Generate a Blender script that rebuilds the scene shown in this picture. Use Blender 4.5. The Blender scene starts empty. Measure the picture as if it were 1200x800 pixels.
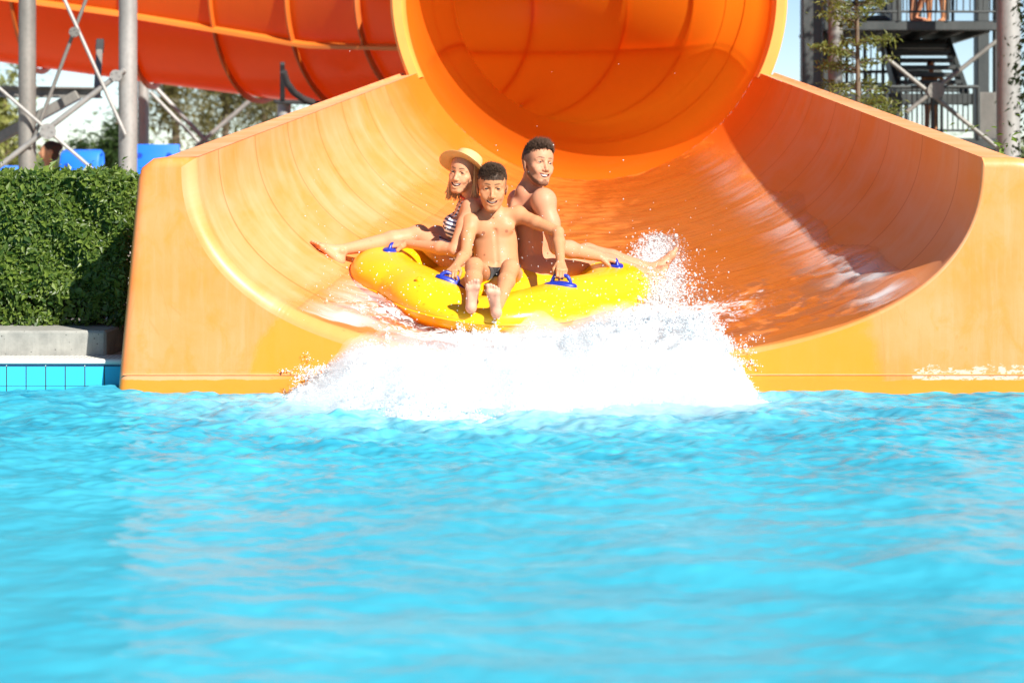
import bpy, math, random
import numpy as np
from mathutils import Vector, Matrix, Euler
random.seed(7)
RNG = np.random.default_rng(11)
scn = bpy.context.scene
COL = scn.collection
rad = math.radians
EYE = 1.146          # camera height above the pool water
FPX = 2400.0         # focal length of a 72 mm lens in pixels of a 1200 px wide picture

def at(px, py, Y):
    """a point at distance Y in front of the camera seen at photo pixel px, py"""
    return np.array([(px - 690) * Y / FPX, Y, EYE - (py - 185) * Y / FPX])

# ---------------------------------------------------------------- objects
def tag(o, label=None, cat=None, group=None, kind=None):
    if label: o['label'] = label
    if cat: o['category'] = cat
    if group: o['group'] = group
    if kind: o['kind'] = kind
    return o

def empty(name, loc, label, cat, group=None, rz=0.0):
    o = bpy.data.objects.new(name, None)
    COL.objects.link(o)
    o.location = loc; o.rotation_euler = (0, 0, rz)
    o.empty_display_size = 0.1
    return tag(o, label, cat, group)

def np_mesh(name, verts, faces, smooth=True):
    """verts (n,3); faces: list of arrays, each (m,k)"""
    me = bpy.data.meshes.new(name)
    verts = np.asarray(verts, dtype=np.float32)
    if not isinstance(faces, (list, tuple)): faces = [faces]
    faces = [np.asarray(f, dtype=np.int32) for f in faces if len(f)]
    nl = sum(f.size for f in faces); nf = sum(len(f) for f in faces)
    me.vertices.add(len(verts)); me.vertices.foreach_set('co', verts.ravel())
    me.loops.add(nl); me.loops.foreach_set('vertex_index', np.concatenate([f.ravel() for f in faces]))
    me.polygons.add(nf)
    tot = np.concatenate([np.full(len(f), f.shape[1], dtype=np.int32) for f in faces])
    st = np.zeros(nf, dtype=np.int32); st[1:] = np.cumsum(tot)[:-1]
    me.polygons.foreach_set('loop_start', st)
    try: me.polygons.foreach_set('loop_total', tot)
    except Exception: pass
    me.polygons.foreach_set('use_smooth', np.full(nf, smooth, dtype=bool))
    me.update(calc_edges=True)
    return me

def attr(me, name, vals):
    a = me.attributes.new(name, 'FLOAT', 'POINT')
    a.data.foreach_set('value', np.asarray(vals, dtype=np.float32))

def link(name, me, mat, parent=None):
    o = bpy.data.objects.new(name, me)
    COL.objects.link(o)
    if mat is not None: me.materials.append(mat)
    if parent is not None:
        o.parent = parent
        o.matrix_parent_inverse = Matrix.LocRotScale(parent.location, parent.rotation_euler, None).inverted() if parent.type == 'EMPTY' else Matrix()
    return o

class MB:
    """collects simple shapes into one mesh"""
    def __init__(s): s.v = []; s.f3 = []; s.f4 = []; s.n = 0
    def add(s, v, f4=(), f3=()):
        v = np.asarray(v, float)
        s.v.append(v)
        if len(f4): s.f4.append(np.asarray(f4, int) + s.n)
        if len(f3): s.f3.append(np.asarray(f3, int) + s.n)
        s.n += len(v); return s
    def grid(s, P, closed_u=False, closed_v=False, flip=False):
        P = np.asarray(P, float); a, b = P.shape[:2]
        i = np.arange(a if closed_u else a - 1); j = np.arange(b if closed_v else b - 1)
        I, J = np.meshgrid(i, j, indexing='ij'); I2 = (I + 1) % a; J2 = (J + 1) % b
        q = np.stack([I * b + J, I2 * b + J, I2 * b + J2, I * b + J2], -1).reshape(-1, 4)
        if flip: q = q[:, ::-1]
        return s.add(P.reshape(-1, 3), q)
    def box(s, c, size, R=None, bev=0.0):
        hx, hy, hz = np.array(size) / 2.0
        b = min(bev, hx * .9, hy * .9, hz * .9)
        if b <= 0:
            v = np.array([[x, y, z] for x in (-hx, hx) for y in (-hy, hy) for z in (-hz, hz)])
            f = [[0, 1, 3, 2], [4, 6, 7, 5], [0, 4, 5, 1], [2, 3, 7, 6], [0, 2, 6, 4], [1, 5, 7, 3]]
            f3 = []
        else:
            v = []; idx = {}
            for sx in (-1, 1):
                for sy in (-1, 1):
                    for sz in (-1, 1):
                        for ax in range(3):
                            p = [sx * (hx - b), sy * (hy - b), sz * (hz - b)]
                            p[ax] = [sx * hx, sy * hy, sz * hz][ax]
                            idx[(sx, sy, sz, ax)] = len(v); v.append(p)
            v = np.array(v); f = []; f3 = []
            for ax in range(3):
                o = [k for k in range(3) if k != ax]
                for sg in (-1, 1):
                    q = []
                    for a_, b_ in ((-1, -1), (1, -1), (1, 1), (-1, 1)):
                        k = [0, 0, 0]; k[ax] = sg; k[o[0]] = a_; k[o[1]] = b_
                        q.append(idx[(k[0], k[1], k[2], ax)])
                    f.append(q)
            for ax in range(3):
                o = [k for k in range(3) if k != ax]
                for a_ in (-1, 1):
                    for b_ in (-1, 1):
                        k0 = [0, 0, 0]; k0[o[0]] = a_; k0[o[1]] = b_
                        k1 = list(k0); k0[ax] = -1; k1[ax] = 1
                        f.append([idx[(*k0, o[0])], idx[(*k1, o[0])], idx[(*k1, o[1])], idx[(*k0, o[1])]])
            for sx in (-1, 1):
                for sy in (-1, 1):
                    for sz in (-1, 1): f3.append([idx[(sx, sy, sz, k)] for k in range(3)])
        if R is not None: v = v @ np.array(R).T
        return s.add(v + np.array(c), f, f3)
    def tube(s, pts, r, seg=12, caps=True):
        pts = np.asarray(pts, float); n = len(pts)
        r = np.full(n, r, float) if np.isscalar(r) else np.asarray(r, float)
        T = np.gradient(pts, axis=0); T /= np.linalg.norm(T, axis=1)[:, None] + 1e-12
        up = np.array([0, 0, 1.0]) if abs(T[0, 2]) < .9 else np.array([1.0, 0, 0])
        N = np.cross(T[0], up); N /= np.linalg.norm(N)
        rows = []
        a = np.linspace(0, 2 * np.pi, seg, endpoint=False)
        for k in range(n):
            N = N - T[k] * (N @ T[k]); N /= np.linalg.norm(N) + 1e-12
            B = np.cross(T[k], N)
            rows.append(pts[k] + r[k] * (np.cos(a)[:, None] * N + np.sin(a)[:, None] * B))
        base = s.n
        s.grid(np.array(rows), closed_v=True)
        if caps:
            for k, row in ((0, rows[0]), (n - 1, rows[-1])):
                m = s.n; s.add(np.vstack([row, pts[k]]), (), [[i, (i + 1) % seg, seg] for i in range(seg)])
        return s
    def bar(s, a, b, r, seg=10): return s.tube([a, b], r, seg)
    def beam(s, a, b, w, h, bev=0.0):
        a = np.asarray(a, float); b = np.asarray(b, float); d = b - a; L = np.linalg.norm(d); d /= L
        up = np.array([0, 0, 1.0]) if abs(d[2]) < .95 else np.array([0, 1.0, 0])
        x = np.cross(d, up); x /= np.linalg.norm(x); z = np.cross(x, d)
        return s.box((a + b) / 2, (w, L, h), np.stack([x, d, z], 1), bev)
    def build(s, name, mat, parent=None, smooth=False, angle=None):
        me = np_mesh(name, np.vstack(s.v), [np.vstack(q) for q in (s.f4, s.f3) if len(q)], smooth)
        if angle is not None:
            me.polygons.foreach_set('use_smooth', np.ones(len(me.polygons), bool))
            try: me.set_sharp_from_angle(angle=rad(angle))
            except Exception: pass
        return link(name, me, mat, parent)

# ---------------------------------------------------------------- materials
class NT:
    """small helper over a material's node tree"""
    def __init__(s, name):
        s.m = bpy.data.materials.new(name); s.m.use_nodes = True
        s.t = s.m.node_tree; s.t.nodes.clear()
        s.out = s.t.nodes.new('ShaderNodeOutputMaterial')
        s._tc = None
    def node(s, typ, **kw):
        n = s.t.nodes.new(typ)
        for k, v in kw.items(): setattr(n, k, v)
        return n
    def put(s, sock, val):
        if hasattr(val, 'is_linked') or isinstance(val, bpy.types.NodeSocket): s.t.links.new(val, sock)
        elif isinstance(val, (tuple, list)) and len(val) == 3 and sock.type == 'RGBA': sock.default_value = (*val, 1)
        else: sock.default_value = val
    @property
    def obj(s):
        if s._tc is None: s._tc = s.node('ShaderNodeTexCoord')
        return s._tc.outputs['Object']
    def math(s, op, a, b=0.0, c=None, clamp=False):
        n = s.node('ShaderNodeMath', operation=op, use_clamp=clamp)
        s.put(n.inputs[0], a); s.put(n.inputs[1], b)
        if c is not None: s.put(n.inputs[2], c)
        return n.outputs[0]
    def xyz(s, v=None):
        n = s.node('ShaderNodeSeparateXYZ'); s.put(n.inputs[0], v or s.obj); return n.outputs
    def comb(s, x, y, z):
        n = s.node('ShaderNodeCombineXYZ')
        for k, q in enumerate((x, y, z)): s.put(n.inputs[k], q)
        return n.outputs[0]
    def scale(s, sc, v=None, loc=(0, 0, 0), rot=(0, 0, 0)):
        n = s.node('ShaderNodeMapping'); s.put(n.inputs['Vector'], v or s.obj)
        n.inputs['Scale'].default_value = sc; n.inputs['Location'].default_value = loc; n.inputs['Rotation'].default_value = rot
        return n.outputs[0]
    def noise(s, scale=5.0, detail=4.0, rough=.5, v=None, dist=0.0, col=False):
        n = s.node('ShaderNodeTexNoise'); s.put(n.inputs['Vector'], v or s.obj)
        n.inputs['Scale'].default_value = scale; n.inputs['Detail'].default_value = detail
        n.inputs['Roughness'].default_value = rough; n.inputs['Distortion'].default_value = dist
        return n.outputs['Color' if col else 'Fac']
    def voronoi(s, scale=5.0, v=None, feature='F1'):
        n = s.node('ShaderNodeTexVoronoi', feature=feature); s.put(n.inputs['Vector'], v or s.obj)
        n.inputs['Scale'].default_value = scale
        return n.outputs['Distance']
    def ramp(s, fac, stops, interp='LINEAR'):
        n = s.node('ShaderNodeValToRGB'); cr = n.color_ramp; cr.interpolation = interp
        while len(cr.elements) < len(stops): cr.elements.new(.5)
        for e, (p, c) in zip(cr.elements, stops):
            e.position = p; e.color = (c, c, c, 1) if not isinstance(c, (tuple, list)) else (*c, 1)
        s.put(n.inputs[0], fac); return n.outputs[0]
    def step(s, x, a, b, smooth=True):
        n = s.node('ShaderNodeMapRange', interpolation_type='SMOOTHSTEP' if smooth else 'LINEAR')
        s.put(n.inputs[0], x); s.put(n.inputs[1], a); s.put(n.inputs[2], b)
        return n.outputs[0]
    def mix(s, fac, a, b, blend='MIX'):
        n = s.node('ShaderNodeMix', data_type='RGBA', blend_type=blend)
        s.put(n.inputs[0], fac); s.put(n.inputs[6], a); s.put(n.inputs[7], b)
        return n.outputs[2]
    def mixf(s, fac, a, b):
        n = s.node('ShaderNodeMix', data_type='FLOAT')
        s.put(n.inputs[0], fac); s.put(n.inputs[2], a); s.put(n.inputs[3], b)
        return n.outputs[0]
    def attr(s, name):
        n = s.node('ShaderNodeAttribute', attribute_name=name); return n.outputs['Fac']
    def bump(s, h, strength=.3, dist=.01, normal=None):
        n = s.node('ShaderNodeBump'); s.put(n.inputs['Height'], h)
        n.inputs['Strength'].default_value = strength; n.inputs['Distance'].default_value = dist
        if normal is not None: s.put(n.inputs['Normal'], normal)
        return n.outputs[0]
    def bsdf(s, color, rough=.5, **kw):
        n = s.node('ShaderNodeBsdfPrincipled')
        s.put(n.inputs['Base Color'], color); s.put(n.inputs['Roughness'], rough)
        for k, v in kw.items(): s.put(n.inputs[k.replace('_', ' ')], v)
        return n.outputs[0]
    def shade(s, typ, **kw):
        n = s.node('ShaderNodeBsdf' + typ)
        for k, v in kw.items(): s.put(n.inputs[k.replace('_', ' ')], v)
        return n.outputs[0]
    def mixsh(s, fac, a, b):
        n = s.node('ShaderNodeMixShader'); s.put(n.inputs[0], fac); s.t.links.new(a, n.inputs[1]); s.t.links.new(b, n.inputs[2])
        return n.outputs[0]
    def done(s, sh):
        s.t.links.new(sh, s.out.inputs['Surface']); return s.m

def simple(name, color, rough=.5, var=.15, scale=6.0, bump=0.0, bscale=40.0, **kw):
    n = NT(name)
    f = n.noise(scale, 5, .6)
    c = n.mix(n.ramp(f, [(.3, 0.0), (.7, 1.0)]), tuple(v * (1 - var) for v in color), tuple(min(1, v * (1 + var)) for v in color))
    if bump: kw['Normal'] = n.bump(n.noise(bscale, 4, .6), bump, .01)
    return n.done(n.bsdf(c, rough, **kw))

# ---------------------------------------------------------------- camera, light, world
cam_d = bpy.data.cameras.new('camera'); cam = bpy.data.objects.new('camera', cam_d); COL.objects.link(cam)
cam.location = (0, 0, EYE); cam.rotation_euler = (rad(90), 0, 0)
cam_d.lens = 72; cam_d.sensor_width = 36
cam_d.shift_x = -90 / 1200; cam_d.shift_y = -215 / 1200
cam_d.clip_end = 3000; cam_d.clip_start = .1
cam_d.dof.use_dof = True; cam_d.dof.focus_distance = 10.9; cam_d.dof.aperture_fstop = 3.0
scn.camera = cam
SUN_AZ, SUN_EL = 39.0, 36.5       # degrees to the right of straight behind the camera; above the horizon
sd = np.array([math.sin(rad(SUN_AZ)) * math.cos(rad(SUN_EL)), -math.cos(rad(SUN_AZ)) * math.cos(rad(SUN_EL)), math.sin(rad(SUN_EL))])
sl = bpy.data.lights.new('sun', 'SUN'); sl.energy = 4.9; sl.angle = rad(.5); sl.color = (1, .95, .87)
so = bpy.data.objects.new('sun', sl); COL.objects.link(so)
so.rotation_euler = Vector(tuple(-sd)).to_track_quat('-Z', 'Y').to_euler(); so.location = (8, -6, 12)
w = bpy.data.worlds.new('World'); scn.world = w; w.use_nodes = True
wt = w.node_tree; wt.nodes.clear()
sky = wt.nodes.new('ShaderNodeTexSky'); sky.sky_type = 'NISHITA'; sky.sun_disc = False
sky.sun_elevation = rad(SUN_EL); sky.sun_rotation = rad(180 - SUN_AZ); sky.air_density = .7; sky.dust_density = .1; sky.ozone_density = 2.0
bg = wt.nodes.new('ShaderNodeBackground'); bg.inputs[1].default_value = .065
wo = wt.nodes.new('ShaderNodeOutputWorld'); wt.links.new(sky.outputs[0], bg.inputs[0]); wt.links.new(bg.outputs[0], wo.inputs[0])
vs = scn.view_settings; vs.view_transform = 'Standard'; vs.look = 'None'; vs.exposure = 1.06; vs.gamma = 1.0; vs.use_curve_mapping = False
scn.render.engine = 'CYCLES'
cy = scn.cycles
cy.max_bounces = 12; cy.diffuse_bounces = 9; cy.glossy_bounces = 4; cy.transmission_bounces = 6; cy.transparent_max_bounces = 24
cy.volume_bounces = 6; cy.use_denoising = True; cy.caustics_reflective = False; cy.caustics_refractive = False; cy.sample_clamp_indirect = 6.0
# ================================================================ the slide
Y0, Y1 = 10.0, 16.0            # front lip and mouth of the tube
TR = 1.43                      # inside radius of the tube
SA = rad(24)                   # the tube's joint lies 24 degrees below its middle
RF = .07
def rfu(u):                    # the lip is rolled generously on the left, tightly on the right
    q = np.clip((np.asarray(u) + .2) / .6, 0, 1); q = q * q * (3 - 2 * q); return RF * (1 - q) + .016 * q

def floor_z(Y):                # height of the flume's floor in its middle
    t = np.clip((np.asarray(Y, float) - Y0) / (Y1 - Y0), 0, 1)
    return .17 + .80 * t
ZM = 2.40                      # height of the tube's middle at its mouth
def profile(t, u):
    """inside of the flume at station t (0 front, 1 tube mouth), u in -1..1 across -> x, z"""
    u = np.asarray(u, float)
    # front: a super-ellipse
    n = 2.45; a = u * np.pi / 2
    sx = np.sign(u) * np.abs(np.sin(a)) ** (2 / n); cz = np.abs(np.cos(a)) ** (2 / n)
    xf = 1.92 * sx; zf = 1.15 - .98 * cz
    # mouth: lower arc of the tube
    ph = u * (np.pi / 2 - SA)
    xm = TR * np.sin(ph); zm = ZM - TR * np.cos(ph)
    return xf * (1 - t) + xm * t, zf * (1 - t) + zm * t
NU = 181
# even spacing along the front profile
_u = np.linspace(-1, 1, 4001); _x, _z = profile(0.0, _u)
_s = np.concatenate([[0], np.cumsum(np.hypot(np.diff(_x), np.diff(_z)))]); US = np.interp(np.linspace(0, _s[-1], NU), _s, _u)

def gel_coat(name, kind):
    """sun-faded orange gel coat; kind: chute, panel, tube, rim"""
    n = NT(name)
    X, Y, Z = n.xyz()
    if kind == 'tube':
        geo = n.node('ShaderNodeNewGeometry')
        base = n.mix(n.noise(1.2, 4, .6), (.86, .155, .007), (.88, .185, .013))
        base = n.mix(n.ramp(n.noise(3.0, 6, .65, dist=.4), [(.5, 0.0), (.8, .35)]), base, (.78, .20, .045))
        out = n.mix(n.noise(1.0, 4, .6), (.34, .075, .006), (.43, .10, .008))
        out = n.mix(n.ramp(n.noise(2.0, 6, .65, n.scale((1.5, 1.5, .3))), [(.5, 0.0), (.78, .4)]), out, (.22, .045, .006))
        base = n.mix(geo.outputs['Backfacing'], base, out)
        low = n.math('SUBTRACT', 1.0, n.step(Z, 1.5, 2.4))
        bs = n.bsdf(base, .3, IOR=1.45, Coat_Weight=n.math('MULTIPLY', low, .8), Coat_Roughness=.12, Normal=n.bump(n.noise(60, 3, .5), .03, .01))
        return n.done(n.mixsh(n.math('ADD', .07, n.math('MULTIPLY', n.step(Y, 15.9, 17.5), .38)), bs, n.shade('Translucent', Color=(1.0, .26, .012))))
    if kind == 'outer':
        out = n.mix(n.noise(1.0, 4, .6), (.62, .15, .016), (.74, .20, .03))
        return n.done(n.bsdf(out, .4, IOR=1.45))
    dry0, dry1 = (.80, .258, .058), (.79, .32, .14)
    wet = (.80, .25, .05)
    if kind == 'chute':
        v = n.attr('pv'); t = n.attr('pt')                       # across -1..1, along 0..1
        sv = n.comb(n.math('MULTIPLY', v, 7.0), n.math('MULTIPLY', t, 9.0), 0.0)
        arcs = n.comb(n.math('MULTIPLY', v, 2.2), n.math('MULTIPLY', t, 26.0), 0.0)
        fade = n.noise(1.0, 6, .6, sv, .5)
        streak = n.noise(1.0, 5, .65, arcs, .3)
        base = n.mix(n.ramp(fade, [(.35, 0.0), (.7, 1.0)]), dry0, dry1)
        base = n.mix(n.ramp(streak, [(.45, 0.0), (.70, .75)]), base, (.80, .37, .19))
        base = n.mix(n.ramp(n.noise(1.0, 4, .6, n.comb(n.math('MULTIPLY', v, 3.0), n.math('MULTIPLY', t, 60.0), 0.0)), [(.56, 0.0), (.72, .45)]), base, (.76, .22, .04))
        # deeper colour towards the tube, blending into the tube's orange
        base = n.mix(n.step(n.math('ADD', t, n.math('MULTIPLY', fade, .25)), .75, 1.08), base, (.78, .165, .014))
        # wetted part: edge wanders
        av = n.math('ABSOLUTE', v)
        e = n.math('ADD', av, n.math('MULTIPLY', n.math('SUBTRACT', n.noise(1.0, 6, .7, n.comb(n.math('MULTIPLY', v, 3.0), n.math('MULTIPLY', t, 4.0), 0.0)), .5), .30))
        lim = n.math('ADD', .50, n.math('MULTIPLY', t, .10))
        wm = n.math('SUBTRACT', 1.0, n.step(n.math('SUBTRACT', e, lim), -.03, .035))
        base = n.mix(n.math('MULTIPLY', wm, .6), base, wet)
        rough = n.mixf(wm, n.mixf(streak, .34, .5), .12)
        rip = n.noise(1.0, 4, .6, n.comb(n.math('MULTIPLY', v, 5.0), n.math('MULTIPLY', t, 55.0), 0.0), .6)
        hgt = n.math('ADD', n.math('MULTIPLY', rip, n.math('MULTIPLY', wm, .9)), n.math('MULTIPLY', n.noise(90, 2, .5), .04))
        nor = n.bump(hgt, .28, .03)
        # moulding joints across the flume
        fr = n.math('ABSOLUTE', n.math('SUBTRACT', n.math('FRACT', n.math('MULTIPLY', t, 8.5)), .5))
        jm = n.math('MULTIPLY', n.math('SUBTRACT', 1.0, n.step(fr, .006, .016)), .6)
        base = n.mix(jm, base, (.55, .12, .02))
        bs = n.bsdf(base, rough, IOR=1.45, Normal=nor)
        return n.done(n.mixsh(.07, bs, n.shade('Translucent', Color=(.95, .30, .03))))
    if kind == 'panel':
        fade = n.noise(2.2, 6, .6)
        vst = n.noise(1.0, 5, .65, n.scale((22, 22, 1.6)))
        base = n.mix(n.ramp(fade, [(.35, 0.0), (.7, 1.0)]), (.82, .222, .040), (.80, .275, .10))
        base = n.mix(n.ramp(vst, [(.48, 0.0), (.75, .5)]), base, (.80, .31, .15))
        blot = n.noise(5.5, 7, .72, n.scale((1.3, 1.3, .7)), .6)
        base = n.mix(n.ramp(blot, [(.50, 0.0), (.66, .75)]), base, (.80, .225, .03))
        scr = n.voronoi(2.2, n.scale((9, 9, .5), rot=(0, .5, 0)), 'DISTANCE_TO_EDGE')
        base = n.mix(n.math('MULTIPLY', n.math('SUBTRACT', 1.0, n.step(scr, .0, .012)), .25), base, (.66, .18, .03))
        spot = n.voronoi(9.0, n.scale((1, 1, .6)))
        base = n.mix(n.math('MULTIPLY', n.math('SUBTRACT', 1.0, n.step(spot, .03, .10)), .45), base, (.80, .235, .03))
        ax = n.math('ADD', n.math('ABSOLUTE', n.math('ADD', X, .1)), n.math('MULTIPLY', n.math('SUBTRACT', n.noise(2.4, 5, .6), .5), .35))
        tilt = n.math('ADD', ax, n.math('MULTIPLY', Z, .35))
        wm = n.math('SUBTRACT', 1.0, n.step(tilt, 1.53, 1.60))
        base = n.mix(n.math('MULTIPLY', wm, .8), base, (.84, .25, .016))
        # band that the waves keep wet
        wl = n.math('ADD', Z, n.math('MULTIPLY', n.math('SUBTRACT', n.noise(1.0, 5, .6, n.scale((2.5, 2.5, 0))), .5), .06))
        band = n.math('SUBTRACT', 1.0, n.step(wl, .060, .066))
        # lime crust at the right
        cn = n.noise(30, 7, .78, n.scale((.55, .55, 1.2)))
        cv = n.math('SUBTRACT', n.math('SUBTRACT', cn, n.math('MULTIPLY', n.math('MAXIMUM', n.math('SUBTRACT', Z, .10), 0.0), 3.2)), n.math('MULTIPLY', n.math('SUBTRACT', 1.0, n.step(X, 1.46, 1.62)), .5))
        crust = n.step(cv, .455, .48)
        lf = n.math('MULTIPLY', n.math('SUBTRACT', 1.0, n.step(X, -1.6, -1.4)), n.math('SUBTRACT', 1.0, n.step(Z, .07, .11)))
        base = n.mix(n.math('MULTIPLY', lf, .5), base, (.80, .40, .23))
        base = n.mix(crust, base, (.58, .45, .34))
        base = n.mix(band, base, (.72, .24, .025))
        rough = n.mixf(n.math('MAXIMUM', band, n.math('MULTIPLY', wm, .8)), .42, .16)
        return n.done(n.bsdf(base, rough, IOR=1.45, Normal=n.bump(n.noise(60, 3, .5), .04, .01)))
    if kind == 'rim':
        v = n.noise(1.0, 6, .65, n.scale((3, 14, 3)))
        base = n.mix(n.ramp(v, [(.4, 0.0), (.65, 1.0)]), (.80, .28, .09), (.80, .36, .17))
        return n.done(n.bsdf(base, .5, IOR=1.45))

M_chute = gel_coat('sun faded orange gel coat', 'chute')
M_panel = gel_coat('weathered orange front panel', 'panel')
M_rim = gel_coat('chalky orange rim', 'rim')
M_tube = gel_coat('deep orange tube', 'tube')
M_outer = gel_coat('dark orange outside of tube', 'outer')
M_rib = simple('dark orange joint flange', (.46, .095, .008), .45, .1, 4)
M_ringm = simple('pale orange flange', (.84, .30, .06), .4, .08, 3)

slide = empty('water_slide', (0, Y0, 0), 'giant orange water slide, its flume opening from a big round tube down into the pool', 'water slide')

# --- flume (inside surface with rolled front lip)
ts = np.concatenate([np.linspace(0, 1, 90)])
rows = []; pt = []
for ph in np.linspace(90, 0, 8)[:-1]:
    x, z = profile(0.0, US)
    tx = np.gradient(x); tz = np.gradient(z); L = np.hypot(tx, tz); nx, nz = tz / L, -tx / L
    RU = rfu(US); k = RU * (1 - math.cos(rad(ph)))
    rows.append(np.stack([x + nx * k, Y0 + RU - RU * math.sin(rad(ph)), z + nz * k - .05 * (1 - math.cos(rad(ph))) * np.clip((np.abs(US) - .8) / .2, 0, 1) ** 2], 1)); pt.append(np.zeros(NU))
for t in ts:
    x, z = profile(t, US)
    rows.append(np.stack([x, np.full(NU, Y0 + RF + (Y1 - Y0 - RF) * t), z], 1)); pt.append(np.full(NU, t))
rows = np.array(rows); lip_l = rows[:8, 0]; lip_r = rows[:8, -1]
mb = MB().grid(rows, flip=True)
me = np_mesh('flume', np.vstack(mb.v), np.vstack(mb.f4))
attr(me, 'pv', np.tile(US, len(rows))); attr(me, 'pt', np.concatenate(pt))
link('flume', me, M_chute, slide)

# --- front panel between the lip and the outer outline
def outline(off=0.0):
    p = []
    cx, cz, r = 2.10, 1.055, .115
    for a in np.linspace(90, 2, 14): p.append((cx - .005 + (r - off) * math.cos(rad(a)) , cz - .02 + (r - off) * math.sin(rad(a)) + .0))
    p.append((2.345 - off, -.4)); p.append((0, -.4))
    p.insert(0, (0.9, p[0][1]))
    p = np.array(p)
    return np.vstack([p, (p[::-1] * [-1, 1])[1:]])
OUT = outline(.05); OUTF = outline(0.0)
def ray_hit(p, d, poly):
    best = None
    for a, b in zip(poly[:-1], poly[1:]):
        e = b - a; den = d[0] * e[1] - d[1] * e[0]
        if abs(den) < 1e-9: continue
        w_ = a - p
        s_ = (w_[0] * e[1] - w_[1] * e[0]) / den; q_ = (w_[0] * d[1] - w_[1] * d[0]) / den
        if s_ > 0 and -1e-6 <= q_ <= 1 + 1e-6 and (best is None or s_ < best): best = s_
    return p + d * (best if best is not None else .2)
x, z = profile(0.0, US)
tx = np.gradient(x); tz = np.gradient(z); L = np.hypot(tx, tz); nx, nz = tz / L, -tx / L
RU = rfu(US); I0 = np.stack([x + nx * RU, z + nz * RU - .05 * np.clip((np.abs(US) - .8) / .2, 0, 1) ** 2], 1)
# rays to the outline; near the rims the ends run along the outline up to the top corners
UC = .80
def along(side):
    """outline points from the ray end at |u| = UC up to the top of the rim"""
    k = int(np.argmin(np.abs(US - side * UC)))
    h = ray_hit(I0[k], np.array([nx[k], nz[k]]), OUT)
    half = [p for p in OUT if p[0] * side > 2.0 and p[1] > h[1] + 1e-6]
    half.sort(key=lambda p: math.atan2(p[1] - .9, abs(p[0]) - 1.9))
    pl = np.array([h] + half + [np.array([side * (abs(I0[0 if side < 0 else -1][0]) + .0001), OUT[0][1]])])
    ls = np.concatenate([[0], np.cumsum(np.linalg.norm(np.diff(pl, axis=0), axis=1))])
    return pl, ls
AL = {sg: along(sg) for sg in (-1, 1)}
O0 = []
for k in range(NU):
    if abs(US[k]) <= UC: O0.append(ray_hit(I0[k], np.array([nx[k], nz[k]]), OUT)); continue
    pl, ls = AL[1 if US[k] > 0 else -1]
    kk = [j for j in range(NU) if US[j] * US[k] > 0 and abs(US[j]) > UC]
    f = (kk.index(k) + 1) / len(kk) if US[k] > 0 else (len(kk) - kk.index(k)) / len(kk)
    q = f * ls[-1]
    O0.append(np.array([np.interp(q, ls, pl[:, 0]), np.interp(q, ls, pl[:, 1])]))
O0 = np.array(O0)
tO = np.gradient(O0, axis=0); LO = np.linalg.norm(tO, axis=1) + 1e-9; nO = np.stack([tO[:, 1] / LO, -tO[:, 0] / LO], 1)
rows = []
for q in np.linspace(0, 1, 14):
    p = I0 * (1 - q) + O0 * q
    rows.append(np.stack([p[:, 0], np.full(NU, Y0), p[:, 1]], 1))
for a in np.linspace(0, 90, 7)[1:]:
    p = O0 + nO * (.05 * math.sin(rad(a)))
    rows.append(np.stack([p[:, 0], np.full(NU, Y0 + .05 * (1 - math.cos(rad(a)))), p[:, 1]], 1))
pan_l = np.array([r[0] for r in rows[13:]]); pan_r = np.array([r[-1] for r in rows[13:]])
mb = MB().grid(np.array(rows))
for lp, pn, fl in ((lip_l, pan_l, True), (lip_r, pan_r, False)):
    q7 = np.array([lp[0]] + [lp[k] for k in range(1, 8)]); p7 = np.vstack([pn, [pn[-1] + [0, .02, 0]]])
    mb.grid(np.stack([q7, p7]), flip=fl)
mb.build('front_panel', M_panel, slide, smooth=True)
mb = MB(); mb.box((0, Y0 - .001, .088), (4.55, .008, .007), None, .003)
mb.build('panel_joint', M_rim, slide)

# --- outside walls with the flat rim on top
for s_ in (-1, 1):
    rows = []
    for t in np.linspace(0, 1, 60):
        xi, zi = profile(t, np.array([1.0])); xi = xi[0]; zi = zi[0]
        wd = .155 * (1 - t) + .13 * t
        yy = Y0 + .05 + (Y1 - Y0 - .05) * t
        sec = [(xi, zi + .001), (xi + wd, zi - .004 - .02 * t)]
        for a in np.linspace(80, 0, 6): sec.append((xi + wd + .075 * math.cos(rad(a)), zi - .08 + .075 * math.sin(rad(a))))
        sec.append((xi + wd + .075 + .17 * (1 - t), -.4 + .5 * t))
        rows.append([(s_ * a, yy, b) for a, b in sec])
    MB().grid(np.array(rows), flip=(s_ < 0)).build('side_wall', M_rim, slide, smooth=True)
    # cap between rim and panel at the very front
    xi, zi = 1.92, 1.15

# --- the tube: straight, then a bend to the left
RB, YS = 6.0, 21.5
def tube_path():
    pts = [np.array([0, y]) for y in np.linspace(Y1, YS, 12)]
    for a in np.linspace(0, 90, 41)[1:]: pts.append(np.array([-RB + RB * math.cos(rad(a)), YS + RB * math.sin(rad(a))]))
    for x_ in np.linspace(0, 12, 25)[1:]: pts.append(np.array([-RB - x_, YS + RB]))
    return np.array(pts)
tp = tube_path()
arc = np.concatenate([[0], np.cumsum(np.linalg.norm(np.diff(tp, axis=0), axis=1))])
seam_z = np.interp(arc, [0, 1.5, 3, 4.5, 6, 8, 11.5, 15.1, 16.9, 27], [1.818, 2.015, 2.17, 2.28, 2.355, 2.43, 2.57, 3.04, 3.29, 4.6])
zc = seam_z + TR * math.sin(SA)
tan = np.gradient(tp, axis=0); tan /= np.linalg.norm(tan, axis=1)[:, None]
lat = np.stack([tan[:, 1], -tan[:, 0]], 1)          # to the right of travel
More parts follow.
